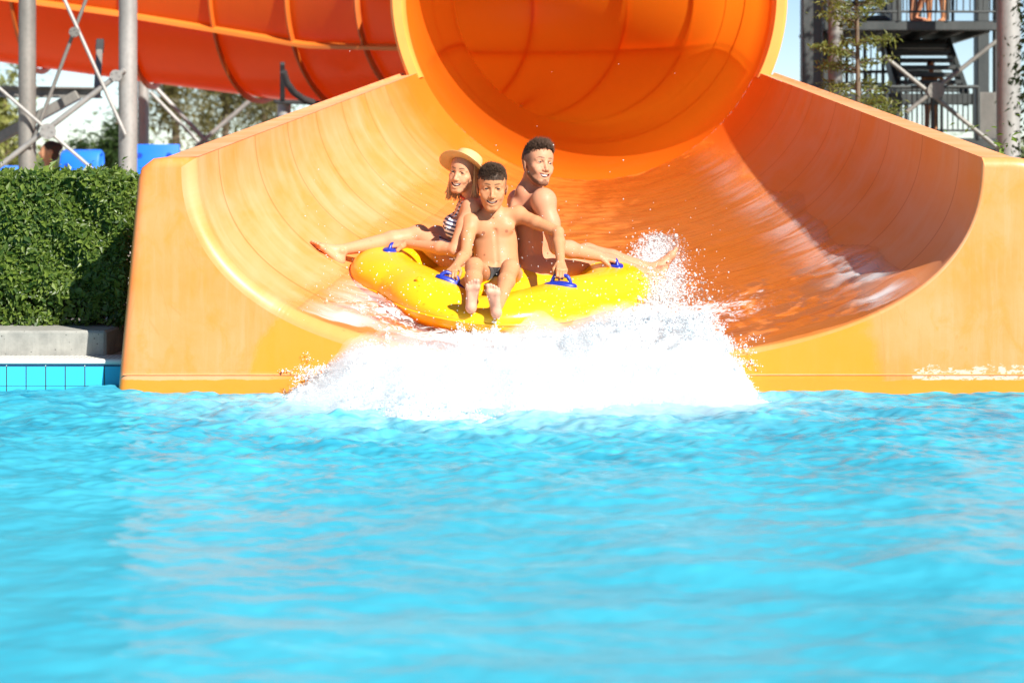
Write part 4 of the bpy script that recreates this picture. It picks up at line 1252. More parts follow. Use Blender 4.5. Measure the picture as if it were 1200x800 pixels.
def handle(grip, along):
    q, n_ = raft_top(grip)
    h = (np.asarray(grip) - q) @ n_
    a = unit(np.asarray(along, float)); a = unit(a - n_ * (a @ n_)); b = np.cross(n_, a)
    o = bpy.data.objects.new('handle', None); COL.objects.link(o); o.location = tuple(q); o.parent = raft; o.matrix_parent_inverse = Matrix.Translation(raft.location).inverted()
    # moulded base pad: pointed oval
    mb = MB(); rows = []
    t_ = np.linspace(0, 2 * np.pi, 48, endpoint=False)
    for f, z in ((1.0, -.012), (1.0, .004), (.93, .008), (.45, .013), (.02, .014)):
        rx = .088 * np.sign(np.cos(t_)) * np.abs(np.cos(t_)) ** 1.15 * f; ry = .046 * np.sin(t_) * f
        cz = -((rx) ** 2 * 1.2 + ry ** 2 * 2.0)
        rows.append(q + rx[:, None] * a + ry[:, None] * b + (z + cz)[:, None] * n_)
    mb.grid(np.array(rows), closed_v=True)
    def put(m, nm):
        ob = m.build(nm, M_blue, None, smooth=True); ob.parent = o; ob.matrix_parent_inverse = Matrix.Translation(o.location).inverted(); return ob
    # grip loop through the hand
    gc = np.asarray(grip) ; H_ = max(.035, h)
    pts = []
    base = gc - n_ * ((gc - q) @ n_)
    for s_ in np.linspace(-1, 1, 17):
        zz = H_ * (1 - abs(s_) ** 5) ; pts.append(base + a * (s_ * .052) + n_ * (zz - .004))
    mb.tube(pts, .0105, 12)
    ob = mb.build('handle', M_blue, raft, smooth=True)
    bpy.data.objects.remove(o)
    print('HANDLE gap', round(float(h), 3), 'xy off', np.round(gc - q, 3))
    return ob
handle(boy_grips[0], [1, .25, 0]); handle(boy_grips[1], [1, -.25, 0]); handle(woman_grip, [.3, 1, 0]); handle(man_grip, [.3, -1, 0])

# ================================================================ water on the flume, foam and spray
def film_mat():
    n = NT('running water')
    X, Y, Z = n.xyz()
    v = n.attr('pv'); t = n.attr('pt')
    rip = n.noise(1.0, 5, .6, n.comb(n.math('MULTIPLY', v, 6.0), n.math('MULTIPLY', t, 46.0), 0.0), .5)
    fine = n.noise(22, 4, .6)
    nor = n.bump(n.math('ADD', rip, n.math('MULTIPLY', fine, .15)), .22, .03)
    fr = n.node('ShaderNodeFresnel'); fr.inputs['IOR'].default_value = 1.33; n.t.links.new(nor, fr.inputs['Normal'])
    wat = n.mixsh(n.math('MULTIPLY', fr.outputs[0], n.math('MULTIPLY', n.attr('edge'), .6)), n.shade('Transparent', Color=(.97, .95, .93)), n.shade('Glossy', Color=(1, 1, 1), Roughness=.05, Normal=nor))
    fm = n.attr('foam')
    lace = n.noise(16, 8, .72, n.scale((1, .8, 1)), 1.5)
    mask = n.step(n.math('ADD', n.math('MULTIPLY', fm, .75), n.math('MULTIPLY', n.math('SUBTRACT', lace, .5), 1.7)), .36, .80)
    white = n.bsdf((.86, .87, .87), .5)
    # white streaks painted in as reflected sky and glare, drawn out along the flow
    painted_sheen = n.math('MULTIPLY', n.math('MULTIPLY', n.attr('painted_sheen'), n.attr('edge')), n.ramp(n.noise(1.0, 6, .65, n.comb(n.math('MULTIPLY', v, 2.2), n.math('MULTIPLY', t, 30.0), 0.0), .6), [(.42, .10), (.58, .80)]))
    return n.done(n.mixsh(n.math('MAXIMUM', mask, painted_sheen), wat, white))
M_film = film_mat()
nu, ntt = 150, 220
fu = np.linspace(-.66, .66, nu); ft = np.linspace(-.006, 1.0, ntt)
rows = []; pv = []; pt2 = []; fo = []; ve = []; ed = []
Hf = spectrum(512, LW, 1.6, 1.2, 24, 21, 1.0)
for t in ft:
    x, z = profile(max(t, 0.0), fu)
    y = np.full(nu, Y0 + RF + (Y1 - Y0 - RF) * t)
    lim = np.where(fu < 0, .50 - .10 * t, .60 + .025 * np.sin(t * 17) + .015 * np.sin(t * 41 + 1))
    e = np.clip(1 - np.abs(fu) / lim, -.2, 1)
    dep = .006 + (.020 + .035 * np.exp(-((y - 10.7) / .7) ** 2)) * np.clip(e * 3, -.4, 1) * np.clip((1 - t) * 7, 0, 1) - .004 * (t > .93)
    n_ = 512
    noi = Hf[(np.round(y / LW * n_).astype(int)) % n_, (np.round(x / LW * n_).astype(int)) % n_]
    zz = z + dep - np.where(e < 0, .03, 0) + noi * .004 * np.clip(e * 4, 0, 1) * (1 + 1.5 * np.exp(-((y - 10.7) / .9) ** 2))
    ed.append(np.clip(e * 4.5, 0, 1) ** .8); rows.append(np.stack([x, y, zz], 1)); pv.append(fu); pt2.append(np.full(nu, t))
    d1 = np.exp(-((x - (.36 + .06 * (y - 11.5))) / (.20 + .0 * y)) ** 2) * np.clip((13.6 - y) / 1.4, 0, 1) * np.clip((y - 10.9) / .4, 0, 1)   # wake beside the raft
    d2 = np.exp(-((x + 1.02) / .38) ** 2) * np.exp(-((y - 10.40) / .30) ** 2) * .75
    d3 = np.clip((10.42 - y) / .22, 0, 1) * np.clip(1.3 - np.abs(x + .3) / 1.0, 0, 1)
    d4 = np.exp(-((x - .45) / .55) ** 2) * np.exp(-((y - 10.7) / .5) ** 2) * .9
    ve.append(np.clip(np.exp(-((fu - .555) / .085) ** 2) * np.clip(1.15 - t * 1.2, 0, 1) + np.exp(-((fu + .42) / .12) ** 2) * np.clip(.8 - t * 1.3, 0, 1) * .8, 0, 1))  # where reflections are painted: lower right wall, and glare on the left
    fo.append(np.clip(np.maximum.reduce([d1 * .85, d2, d3, d4]), 0, 1))
mb = MB().grid(np.array(rows), flip=True)
me = np_mesh('slide_water', np.vstack(mb.v), np.vstack(mb.f4))
attr(me, 'pv', np.concatenate(pv)); attr(me, 'pt', np.concatenate(pt2)); attr(me, 'foam', np.concatenate(fo)); attr(me, 'edge', np.concatenate(ed)); attr(me, 'painted_sheen', np.concatenate(ve))
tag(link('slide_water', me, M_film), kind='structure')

def foam_mat():
    n = NT('white foam')
    b = n.bsdf((.88, .90, .91), .7, IOR=1.33)
    return n.done(n.mixsh(.6, b, n.shade('Translucent', Color=(.90, .93, .95))))
M_foam = foam_mat()
# the mound of churned water that the raft pushes ahead of it
XK = [-1.50, -1.40, -1.30, -1.18, -1.02, -.70, -.38, -.20, .05, .30, .46, .56, .65, .74, .83]
ZK = [.0, .03, .10, .18, .20, .19, .21, .26, .31, .35, .36, .32, .22, .09, .0]
def top_of(x): return np.interp(x, XK, ZK)
HM = spectrum(1024, LW, 1.75, 1.4, 50, 31, 1.0)
def HMs(x, y): return HM[(np.round(y / LW * 1024).astype(int)) % 1024, (np.round(x / LW * 1024).astype(int)) % 1024]
def mound(x, y):
    c = 10.02 + .10 * np.sin(x * 3 + 1); T_ = top_of(x)
    fr = np.clip((c - y) / (.60 + .50 * np.exp(-((x + .45) / .55) ** 2) + .10 * np.sin(x * 5.3)), 0, 1.4); bk = np.clip((y - c) / .50, 0, 1.4)
    sh = np.where(y < c, np.clip(1 - fr ** 1.25, -.3, 1), np.clip(1 - bk ** 2, -.3, 1))
    base = np.where(y < Y0, -.03, .10)
    return base + (T_ - base) * sh + HMs(x, y) * .024 * np.clip(sh * 2 + .3, 0, 1)
mx_, my_ = np.meshgrid(np.linspace(-1.52, .86, 430), np.linspace(8.85, 10.46, 300), indexing='ij')
mz_ = mound(mx_, my_)
# droplets: everything from froth on the mound to single drops in the air
r = np.random.default_rng(77)
def drops(P, rr, mb):
    oc = np.array([[1, 0, 0], [-1, 0, 0], [0, 1, 0], [0, -1, 0], [0, 0, 1], [0, 0, -1]], float)
    of = np.array([[0, 2, 4], [2, 1, 4], [1, 3, 4], [3, 0, 4], [2, 0, 5], [1, 2, 5], [3, 1, 5], [0, 3, 5]])
    n_ = len(P)
    st = 1 + .7 * r.random((n_, 1, 3))
    V = P[:, None, :] + oc[None] * rr[:, None, None] * st
    F_ = of[None] + (np.arange(n_) * 6)[:, None, None]
    mb.add(V.reshape(-1, 3), (), F_.reshape(-1, 3))
mb = MB().grid(np.stack([mx_, my_, mz_], -1))
def rnd(n_, lo, hi): return lo + (hi - lo) * r.random(n_)
N = 40000
x = rnd(N, -1.46, .80); y = rnd(N, 9.0, 10.42); z = mound(x, y)
keep_ = z > .0
x, y, z = x[keep_], y[keep_], z[keep_]; n_ = len(x)
lump = np.clip(HMs(x * 1.7 + 3, y * 1.7 + 1) * .5 + .5, 0, 2)
z = z + r.exponential(.011, n_) * (.3 + lump)
drops(np.stack([x + r.normal(0, .012, n_), y + r.normal(0, .012, n_), z], 1), np.exp(r.normal(-6.3, .42, n_)), mb)
# flung fingers of spray along the crest and at both ends
def jets(n_j, xlo, xhi, yc, vz, vx, per, zb=None):
    for _ in range(n_j):
        x0 = r.uniform(xlo, xhi); y0 = yc + r.normal(0, .10); z0 = (top_of(x0) if zb is None else zb) - .03
        v = np.array([vx + r.normal(0, .35), r.normal(-.15, .3), abs(r.normal(vz, vz * .4))])
        m = r.integers(per // 2, per)
        tt = r.random(m) ** .8 * r.uniform(.06, .16)
        P = np.array([x0, y0, z0]) + v * tt[:, None] + np.array([0, 0, -4.9]) * (tt ** 2)[:, None] + r.normal(0, 1, (m, 3)) * (.006 + .05 * tt)[:, None]
        drops(P, np.exp(r.normal(-6.3, .45, m)), mb)
jets(210, -1.25, .68, 10.02, .8, 0, 130)
jets(50, .45, .70, 10.0, .7, .6, 90)
jets(34, -1.38, -1.1, 9.95, .8, -.6, 80, .10)
jets(22, -.66, -.42, 10.16, .9, 0, 90, .28)          # around the boy's heels
jets(40, .05, .62, 10.5, .8, .25, 110, .32)
jets(50, -1.25, -.5, 10.33, .35, 0, 90, .24); jets(30, -.4, .3, 10.36, .35, 0, 90, .24)
# wake up the flume on the raft's far side, round the man's feet
m = 9000
y = 10.9 + 2.4 * r.random(m) ** 1.4; x = .36 + .06 * (y - 11.5) + r.normal(0, .11, m) * (1.1 - .25 * (y - 10.9)); z = floor_z(y) + .03 + r.exponential(.035, m) * np.clip(1.4 - .5 * (y - 10.9), .2, 1.4)
drops(np.stack([x, y, z], 1), np.exp(r.normal(-5.9, .42, m)), mb)
m = 3000
drops(np.stack([.33 + r.normal(0, .09, m), 11.25 + r.normal(0, .14, m), floor_z(np.full(m, 11.25)) + .05 + np.abs(r.normal(0, .05, m))], 1), np.exp(r.normal(-6.1, .45, m)), mb)
# stray drops in front of the riders
m = 900
drops(np.stack([rnd(m, -1.4, .7), rnd(m, 9.9, 10.9), .35 + r.exponential(.16, m)], 1), np.exp(r.normal(-6.3, .35, m)), mb)
# fine mist hanging round the splash
nm = NT('fine spray'); pv_ = nm.node('ShaderNodeVolumePrincipled'); pv_.inputs['Color'].default_value = (.94, .965, .98, 1); pv_.inputs['Density'].default_value = 3.2; pv_.inputs['Anisotropy'].default_value = .2
nm.t.links.new(pv_.outputs[0], nm.out.inputs['Volume'])
ex_, ey_ = np.meshgrid(np.linspace(-1.48, .86, 120), np.linspace(9.0, 10.5, 80), indexing='ij')
tp_ = mound(ex_, ey_); edge_ = np.clip(np.minimum.reduce([ex_ + 1.48, .86 - ex_, (ey_ - 9.0) * 1.2, (10.5 - ey_) * 1.5]) / .25, 0, 1)
hi_ = np.maximum(tp_, .012) + (.02 + .060 * edge_ + .024 * HMs(ex_ * .6 + 2, ey_ * .6) * edge_) * edge_; lo_ = np.maximum(tp_ - .05, -.004) * edge_ + np.maximum(tp_, .012) * (1 - edge_)
mm = MB(); mm.grid(np.stack([ex_, ey_, hi_], -1)); mm.grid(np.stack([ex_, ey_, lo_], -1), flip=True)
for sl_ in (np.s_[0, :], np.s_[-1, :], np.s_[:, 0], np.s_[:, -1]):
    mm.grid(np.stack([np.stack([ex_[sl_], ey_[sl_], hi_[sl_]], 1), np.stack([ex_[sl_], ey_[sl_], lo_[sl_]], 1)]))
mist = mm.build('spray_mist', nm.m, smooth=True); tag(mist, 'fine white mist over the splash in front of the raft', 'mist', kind='stuff')
tag(mb.build('splash', M_foam, smooth=True), 'white splash of foam and drops that the raft throws up at the foot of the slide', 'splash', kind='stuff')
# two thin lines of foam lying across the tube floor
mb = MB()
for a, b in ((at(650, 187, 18.9), at(778, 188, 18.9)), (at(588, 127, 25.6), at(697, 127, 26.2))):
    m = 1500; f = r.random(m)[:, None]; P = a * (1 - f) + b * f + r.normal(0, 1, (m, 3)) * [.02, .05, .016]
    drops(P, np.exp(r.normal(-4.6, .4, m)), mb)
tag(mb.build('foam', M_foam, smooth=True), 'thin white lines of foam across the floor of the tube', 'foam', kind='stuff')
# ================================================================ planting
def leaf_mat(name, dark, light, tr=(.25, .42, .05)):
    n = NT(name)
    a = n.attr('tone')
    c = n.mix(a, dark, light)
    b = n.bsdf(c, .42, IOR=1.42)
    return n.done(n.mixsh(.28, b, n.shade('Translucent', Color=tr)))
def leaves(P, N, size, r, aspect=.5, fold=.25):
    """many small leaves, each a folded pair of quads; returns verts, faces, tones"""
    n_ = len(P)
    N = N + r.normal(0, .55, (n_, 3)); N /= np.linalg.norm(N, axis=1)[:, None]
    A = r.normal(0, 1, (n_, 3)); A -= N * (A * N).sum(1)[:, None]; A /= np.linalg.norm(A, axis=1)[:, None]
    B = np.cross(N, A)
    s_ = size * (.65 + .7 * r.random(n_))[:, None]
    tip = P + A * s_; w_ = B * s_ * aspect * .5
    m1 = P + A * s_ * .45 + w_ + N * s_ * fold * .4; m2 = P + A * s_ * .45 - w_ + N * s_ * fold * .4
    V = np.stack([P, m1, tip, m2], 1).reshape(-1, 3)
    b = np.arange(n_)[:, None] * 4
    F_ = np.concatenate([b + np.array([0, 1, 2]), b + np.array([0, 2, 3])])
    return V, F_, np.repeat(r.random(n_), 4)
def leaf_obj(name, V, F_, tone, mat, parent=None):
    me = np_mesh(name, V, F_, smooth=False); attr(me, 'tone', tone); return link(name, me, mat, parent)
r = np.random.default_rng(3)
M_bark = simple('bark', (.12, .085, .055), .9, .3, 12, .4, 20)
M_hleaf = leaf_mat('glossy hedge leaves', (.024, .058, .009), (.135, .19, .028))
hx0, hx1, hy0, hy1, hz0, hz1 = -7.5, -2.42, 10.66, 11.42, .285, 1.055
hedge = empty('hedge', ((hx0 + hx1) / 2, (hy0 + hy1) / 2, .27), 'clipped dense green hedge on the concrete kerb beside the slide', 'hedge')
def hedge_pts(n_, x0, x1):
    k = r.random(n_)
    x = x0 + (x1 - x0) * r.random(n_)
    P = np.zeros((n_, 3)); N = np.zeros((n_, 3))
    f = k < .60; t_ = (k >= .60) & (k < .9); e = k >= .9
    P[f] = np.stack([x[f], np.full(f.sum(), hy0), hz0 + (hz1 - hz0) * r.random(f.sum())], 1); N[f] = (0, -1, .35)
    P[t_] = np.stack([x[t_], hy0 + (hy1 - hy0) * r.random(t_.sum()), np.full(t_.sum(), hz1)], 1); N[t_] = (0, -.2, 1)
    P[e] = np.stack([np.where(r.random(e.sum()) < .5, x1, x1), hy0 + (hy1 - hy0) * r.random(e.sum()), hz0 + (hz1 - hz0) * r.random(e.sum())], 1); N[e] = (1, 0, .3)
    nn = N / np.linalg.norm(N, axis=1)[:, None]
    lump = .035 * np.sin(P[:, 0] * 9 + P[:, 2] * 7) * np.sin(P[:, 2] * 11 + 1.3) + .02 * np.sin(P[:, 0] * 23 + P[:, 2] * 17)
    P += nn * (lump - r.exponential(.045, n_))[:, None]
    sparse = np.sin(P[:, 0] * 6.3 + 1) * np.sin(P[:, 2] * 9.1) + np.sin(P[:, 0] * 14.1 + P[:, 2] * 5)
    keep_ = r.random(n_) < np.clip(.95 - .28 * (sparse > .6) - .5 * (P[:, 2] < hz0 + .14) * f, .2, 1)
    return P[keep_], N[keep_]
P1, N1 = hedge_pts(46000, -3.6, hx1); P2, N2 = hedge_pts(22000, hx0, -3.6)
m = 1100; P3 = np.stack([rnd(m, hx0, hx1), rnd(m, hy0, hy1), hz1 + r.exponential(.020, m)], 1); N3 = np.tile([0., -.3, 1.], (m, 1))
V, F_, tone = leaves(np.vstack([P1, P2, P3]), np.vstack([N1, N2, N3]), .029, r, .52)
k_ = np.repeat(np.exp(r.normal(0, .28, len(V) // 4)), 4)[:, None]; o_ = np.repeat(V[::4], 4, 0); V = o_ + (V - o_) * k_
leaf_obj('foliage', V, F_, tone, M_hleaf, hedge)
mb = MB()
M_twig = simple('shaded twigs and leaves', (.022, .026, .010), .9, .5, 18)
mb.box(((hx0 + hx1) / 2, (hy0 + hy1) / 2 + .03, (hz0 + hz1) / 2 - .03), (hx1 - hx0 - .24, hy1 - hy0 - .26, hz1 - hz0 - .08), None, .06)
for k in range(90):
    x_ = rnd(1, hx0 + .1, hx1 - .1)[0]; y_ = rnd(1, hy0 + .08, hy1 - .1)[0]
    mb.tube([(x_, y_, .20), (x_ + r.normal(0, .03), y_ + r.normal(0, .02), .42), (x_ + r.normal(0, .06), y_ - .02, .70)], [.012, .009, .004], 5)
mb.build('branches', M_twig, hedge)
mb = MB(); mb.box((-5.2, 10.70, .195), (5.5, .62, .15), None, .012)
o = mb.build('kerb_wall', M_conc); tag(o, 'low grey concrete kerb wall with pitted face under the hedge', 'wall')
# the same kerb on the slide's other side, mostly hidden behind it
mb = MB(); mb.box((5.2, 10.70, .195), (5.4, .62, .15), None, .012)
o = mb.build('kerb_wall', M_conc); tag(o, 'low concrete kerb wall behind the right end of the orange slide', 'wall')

def crown_pts(n_, c, rad_, r, clumps=40, spread=.28, flat=1.0):
    cen = r.normal(0, 1, (clumps, 3)); cen /= np.linalg.norm(cen, axis=1)[:, None]; cen *= r.random((clumps, 1)) ** .45
    k = r.integers(0, clumps, n_)
    q = cen[k] + r.normal(0, spread, (n_, 3)) * (.5 + r.random((clumps, 1))[k]) * [1, 1, flat]
    ct = r.random(clumps)[k]
    return np.asarray(c) + q * np.asarray(rad_), q / (np.linalg.norm(q, axis=1)[:, None] + 1e-6) + [0, 0, .6], ct
def tree(name, base, h, crown_c, crown_r, n_, leaf, mat, label, cat, group=None, clumps=40, spread=.25, aspect=.5, trunk_r=.14, lean=0.0, flat=1.0):
    base = np.asarray(base, float)
    t = empty(name, tuple(base), label, cat, group)
    mb = MB()
    top = base + [lean, 0, h]
    mb.tube([base - [0, 0, .1], base + (top - base) * .5 + [r.normal(0, .05), 0, 0], top], [trunk_r, trunk_r * .7, trunk_r * .25], 9)
    cc_ = base + np.asarray(crown_c)
    for k in range(9):
        a = rnd(1, 0, 2 * np.pi)[0]; s0 = base + (top - base) * rnd(1, .35, .85)[0]
        e = cc_ + np.array([math.cos(a), math.sin(a), r.normal(0, .4)]) * np.asarray(crown_r) * .7
        mb.tube([s0, (s0 + e) / 2 + [0, 0, .1], e], [trunk_r * .35, trunk_r * .22, trunk_r * .08], 6)
    mb.build('trunk', M_bark, t, smooth=True)
    P, N, ct = crown_pts(n_, cc_, crown_r, r, clumps, spread, flat)
    V, F_, tone = leaves(P, N, leaf, r, aspect)
    leaf_obj('crown', V, F_, np.clip(tone * .5 + np.repeat(ct, 4) * .5, 0, 1), mat, t)
    return t
M_olive = leaf_mat('olive brown pine needles', (.045, .050, .014), (.150, .120, .040), (.30, .28, .07))
M_dkgreen = leaf_mat('dark green needles', (.012, .028, .010), (.05, .085, .022), (.12, .22, .04))
M_yelg = leaf_mat('pale yellow green leaves', (.10, .13, .03), (.26, .26, .07), (.45, .45, .10))
M_mid = leaf_mat('fresh green leaves', (.03, .07, .010), (.12, .20, .025), (.28, .45, .05))
def gat(px, Y): p = at(px, 185, Y); return np.array([p[0], Y, ZT])
tree('pine_tree', gat(208, 50), 5.2, (0, 0, 3.4), (1.0, 1.0, 2.2), 5200, .16, M_olive, 'brownish pine behind the steel column, just left of the other pines', 'tree', 'pines behind the tube', 34, .22, .3, .12)
tree('pine_tree', gat(262, 54), 5.6, (0, 0, 3.3), (1.25, 1.1, 2.3), 6000, .16, M_olive, 'middle brownish pine below the big orange tube, seen through the steel struts', 'tree', 'pines behind the tube', 38, .22, .3, .12)
tree('pine_tree', gat(310, 58), 5.4, (0, 0, 3.0), (1.0, 1.1, 2.2), 4600, .16, M_olive, 'pine closest to the slide wall, behind the dark tube cradle', 'tree', 'pines behind the tube', 30, .22, .3, .12)
tree('broadleaf_tree', gat(4, 46), 2.4, (0, 0, 1.7), (.75, .8, 1.1), 2600, .15, M_yelg, 'pale yellowish tree at the picture edge behind the first blue lounger', 'tree', None, 26, .25)
tree('palm_shrub', gat(137, 40), 1.5, (0, 0, .95), (.35, .4, .65), 1500, .22, M_dkgreen, 'dark spiky shrub between the tall steel column and a blue lounger', 'shrub', None, 16, .3, .18, .07)
tree('palm_shrub', gat(94, 44), 1.2, (0, 0, .7), (.40, .4, .60), 1300, .20, M_dkgreen, 'low dark shrub behind the seated bather and the curved blue lounger', 'shrub', None, 16, .3, .18, .07)
tree('dense_tree', gat(1238, 21), 5.0, (0, 0, 2.0), (.36, .5, 2.6), 9000, .09, M_dkgreen, 'tall dark evergreen beside the stair tower at the picture edge', 'tree', None, 60, .22, .4, .1)
tree('leafy_shrub', np.array([2.50, 12.6, .2]), .9, (0, 0, .42), (.30, .35, .48), 3200, .06, M_mid, 'bright green shrub behind the outer corner of the slide', 'shrub', None, 30, .28, .4, .03)
tree('slender_tree', gat(928, 38), 1.9, (0, 0, 1.35), (.40, .4, .5), 380, .10, M_mid, 'small leafy tree top showing just beside the mouth of the tube', 'tree', None, 10, .3, .4, .05)
# far belt of trees along the horizon
P = []; N = []
for k in range(260):
    px = r.uniform(-400, 1700); Y = r.uniform(85, 130); h_ = r.uniform(.4, 1.5) if px < 400 else r.uniform(.5, 1.3); c = gat(px, Y) + [0, 0, h_ * .4]
    q = r.normal(0, .5, (90, 3)) * [2.6, 1.2, h_]; P.append(c + q); N.append(q + [0, -.5, 1])
V, F_, tone = leaves(np.vstack(P), np.vstack(N), .55, r, .5)
tag(leaf_obj('distant_trees', V, F_, tone, leaf_mat('far greenery', (.05, .07, .02), (.14, .15, .06))), 'belt of distant trees along the horizon', 'trees', kind='stuff')

# young conifer in front of the stair tower
def sapling():
    b = gat(1003, 18); t = empty('young_conifer', tuple(b), 'thin young conifer with airy yellowish green branches before the stair tower', 'tree')
    H_ = 2.9
    mb = MB(); mb.tube([b - [0, 0, .1], b + [.02, 0, H_ * .5], b + [.0, 0, H_]], [.030, .022, .005], 8)
    P = []; N = []
    z = .45
    while z < H_ - .05:
        L = .52 * (1 - z / H_) ** .7 + .05
        for k in range(r.integers(4, 7)):
            a = rnd(1, 0, 2 * np.pi)[0]; d = np.array([math.cos(a), math.sin(a), .05 + .25 * z / H_])
            Lk = L * r.uniform(.6, 1.25)
            s0 = b + [0, 0, z + r.normal(0, .03)]; pts = [s0, s0 + d * Lk * .5 + [0, 0, .02], s0 + d * Lk + [0, 0, -.03 * Lk]]
            mb.tube(pts, [.008, .005, .002], 5)
            m_ = int(70 * Lk / .5) + 14; f = .25 + .75 * r.random(m_) ** .7
            P.append(s0 + d * Lk * f[:, None] + r.normal(0, .034, (m_, 3)) * [1, 1, .55]); N.append(np.tile([0, -.2, 1.], (m_, 1)) + r.normal(0, .4, (m_, 3)))
        z += r.uniform(.10, .19)
    mb.build('trunk', M_bark, t, smooth=True)
    V, F_, tone = leaves(np.vstack(P), np.vstack(N), .060, r, .28)
    leaf_obj('crown', V, F_, tone, leaf_mat('conifer sprays', (.05, .075, .014), (.17, .17, .035), (.35, .38, .06)), t)
sapling()

# ================================================================ steelwork left of the tube
def steel(name, a, b, rough=.5):
    n = NT(name)
    f = n.noise(1.0, 6, .65, n.scale((5, 5, 1.4))); v = n.voronoi(22)
    c = n.mix(n.ramp(f, [(.3, 0.0), (.7, 1.0)]), a, b)
    c = n.mix(n.ramp(v, [(.2, .18), (.6, 0.0)]), c, tuple(q * .6 for q in a))
    return n.done(n.bsdf(c, rough, Metallic=.25))
M_galv = steel('galvanised steel', (.24, .235, .22), (.36, .35, .33))
M_galvd = steel('dull galvanised steel', (.15, .145, .13), (.25, .235, .21))
M_dark_steel = steel('dark painted steel', (.030, .036, .036), (.060, .066, .064), .55)
M_black_steel = simple('black steel bracket', (.03, .03, .03), .6, .2)
YF = 22.0
frame_o = empty('pipe_scaffold', tuple(gat(90, YF)), 'grey steel frame of two tall pipe columns and crossed rods holding up the tube', 'steel structure')
def pipe(px, r_, mat, parent, Y, py0=-120, name='column', flange=True):
    a = gat(px, Y); b = at(px, py0, Y)
    mb = MB(); mb.tube([a, b], r_, 28)
    mb.tube([a, a + [0, 0, .02]], r_ * 1.8, 28)
    return mb.build(name, mat, parent, angle=40)
pipe(32, .092, M_galvd, frame_o, YF); pipe(150, .098, M_galv, frame_o, YF)
def rod(p, q, r_, mat, parent, name='brace', ends=True):
    p = np.asarray(p); q = np.asarray(q); mb = MB(); mb.tube([p, q], r_, 10)
    return mb.build(name, mat, parent, angle=40)
rod(at(62, -30, YF - .14), at(147, 158, YF - .14), .020, M_galv, frame_o)
rod(at(112, -30, YF - .10), at(36, 172, YF - .10), .020, M_galvd, frame_o)
rod(at(-14, 92, YF - .16), at(108, 198, YF - .16), .019, M_galv, frame_o)
rod(at(146, 82, YF - .12), at(-14, 205, YF - .12), .030, M_galv, frame_o)
def disc(p, r_, mat, parent, name):
    mb = MB(); p = np.asarray(p); mb.tube([p - [0, .012, 0], p + [0, .012, 0]], r_, 24)
    for k in range(5):
        a = k * 2 * math.pi / 5; c = p + [math.cos(a) * r_ * .65, -.02, math.sin(a) * r_ * .65]; mb.tube([c, c + [0, .012, 0]], .012, 8)
    return mb.build(name, mat, parent, angle=40)
disc(at(56, 154, YF - .19), .085, M_galv, frame_o, 'gusset_plate'); disc(at(87, 38, YF - .17), .055, M_galvd, frame_o, 'gusset_plate'); disc(at(136, 89, YF - .15), .065, M_galv, frame_o, 'gusset_plate')
# cantilever carrying the tube from the frame: beam, raking strut, short post with a dark shoe
mb = MB()
for zo, h_, w_ in ((.05, .018, .16), (0, .09, .02), (-.05, .018, .16)): mb.beam(at(-30, 107, YF + .5) + [0, 0, zo], at(118, 109, YF + .5) + [0, 0, zo], w_, h_)
mb.build('cantilever_beam', M_galvd, frame_o)
mb = MB(); mb.beam(at(-20, 172, YF + .45), at(92, 111, YF + .45), .10, .11, .01); mb.build('raking_strut', M_galvd, frame_o)
mb = MB(); mb.beam(at(114, 104, YF + .5), at(116.5, 60, YF + .9), .07, .07, .008); mb.build('post', M_galvd, frame_o)
mb = MB(); mb.beam(at(116.5, 61, YF + .9), at(117.5, 48, YF + 1.0), .085, .085, .008); mb.build('tube_shoe', M_black_steel, frame_o)
fr2 = empty('steel_support', tuple(gat(168, 31)), 'pale slim steel column with long slanting rods standing behind the orange tube', 'steel support')
pipe(168, .085, M_galv, fr2, 31, 60)
rod(at(172, 92, 31), at(248, 172, 31), .035, M_galv, fr2); rod(at(176, 108, 31.2), at(252, 186, 31.2), .028, M_galv, fr2); rod(at(300, 112, 31), at(230, 172, 31), .035, M_galv, fr2)
fr3 = empty('tube_cradle', tuple(gat(330, 25.6)), 'dark curved cradle on a short column under the tube beside the slide wall', 'cradle')
pipe(333, .085, M_galv, fr3, 25.6, 122)
mb = MB(); mb.beam(at(322, 119, 25.5), at(376, 121, 25.5), .18, .05, .008); mb.beam(at(331, 74, 25.0), at(331, 118, 25.3), .06, .06, .006); mb.build('bracket', M_black_steel, fr3)
pts = [at(332, 84, 24.9), at(336, 97, 24.98), at(344, 108, 25.1), at(355, 116, 25.25), at(368, 121, 25.4)]
mb = MB(); mb.tube(pts, .045, 10); mb.build('cradle_arc', M_black_steel, fr3, smooth=True)

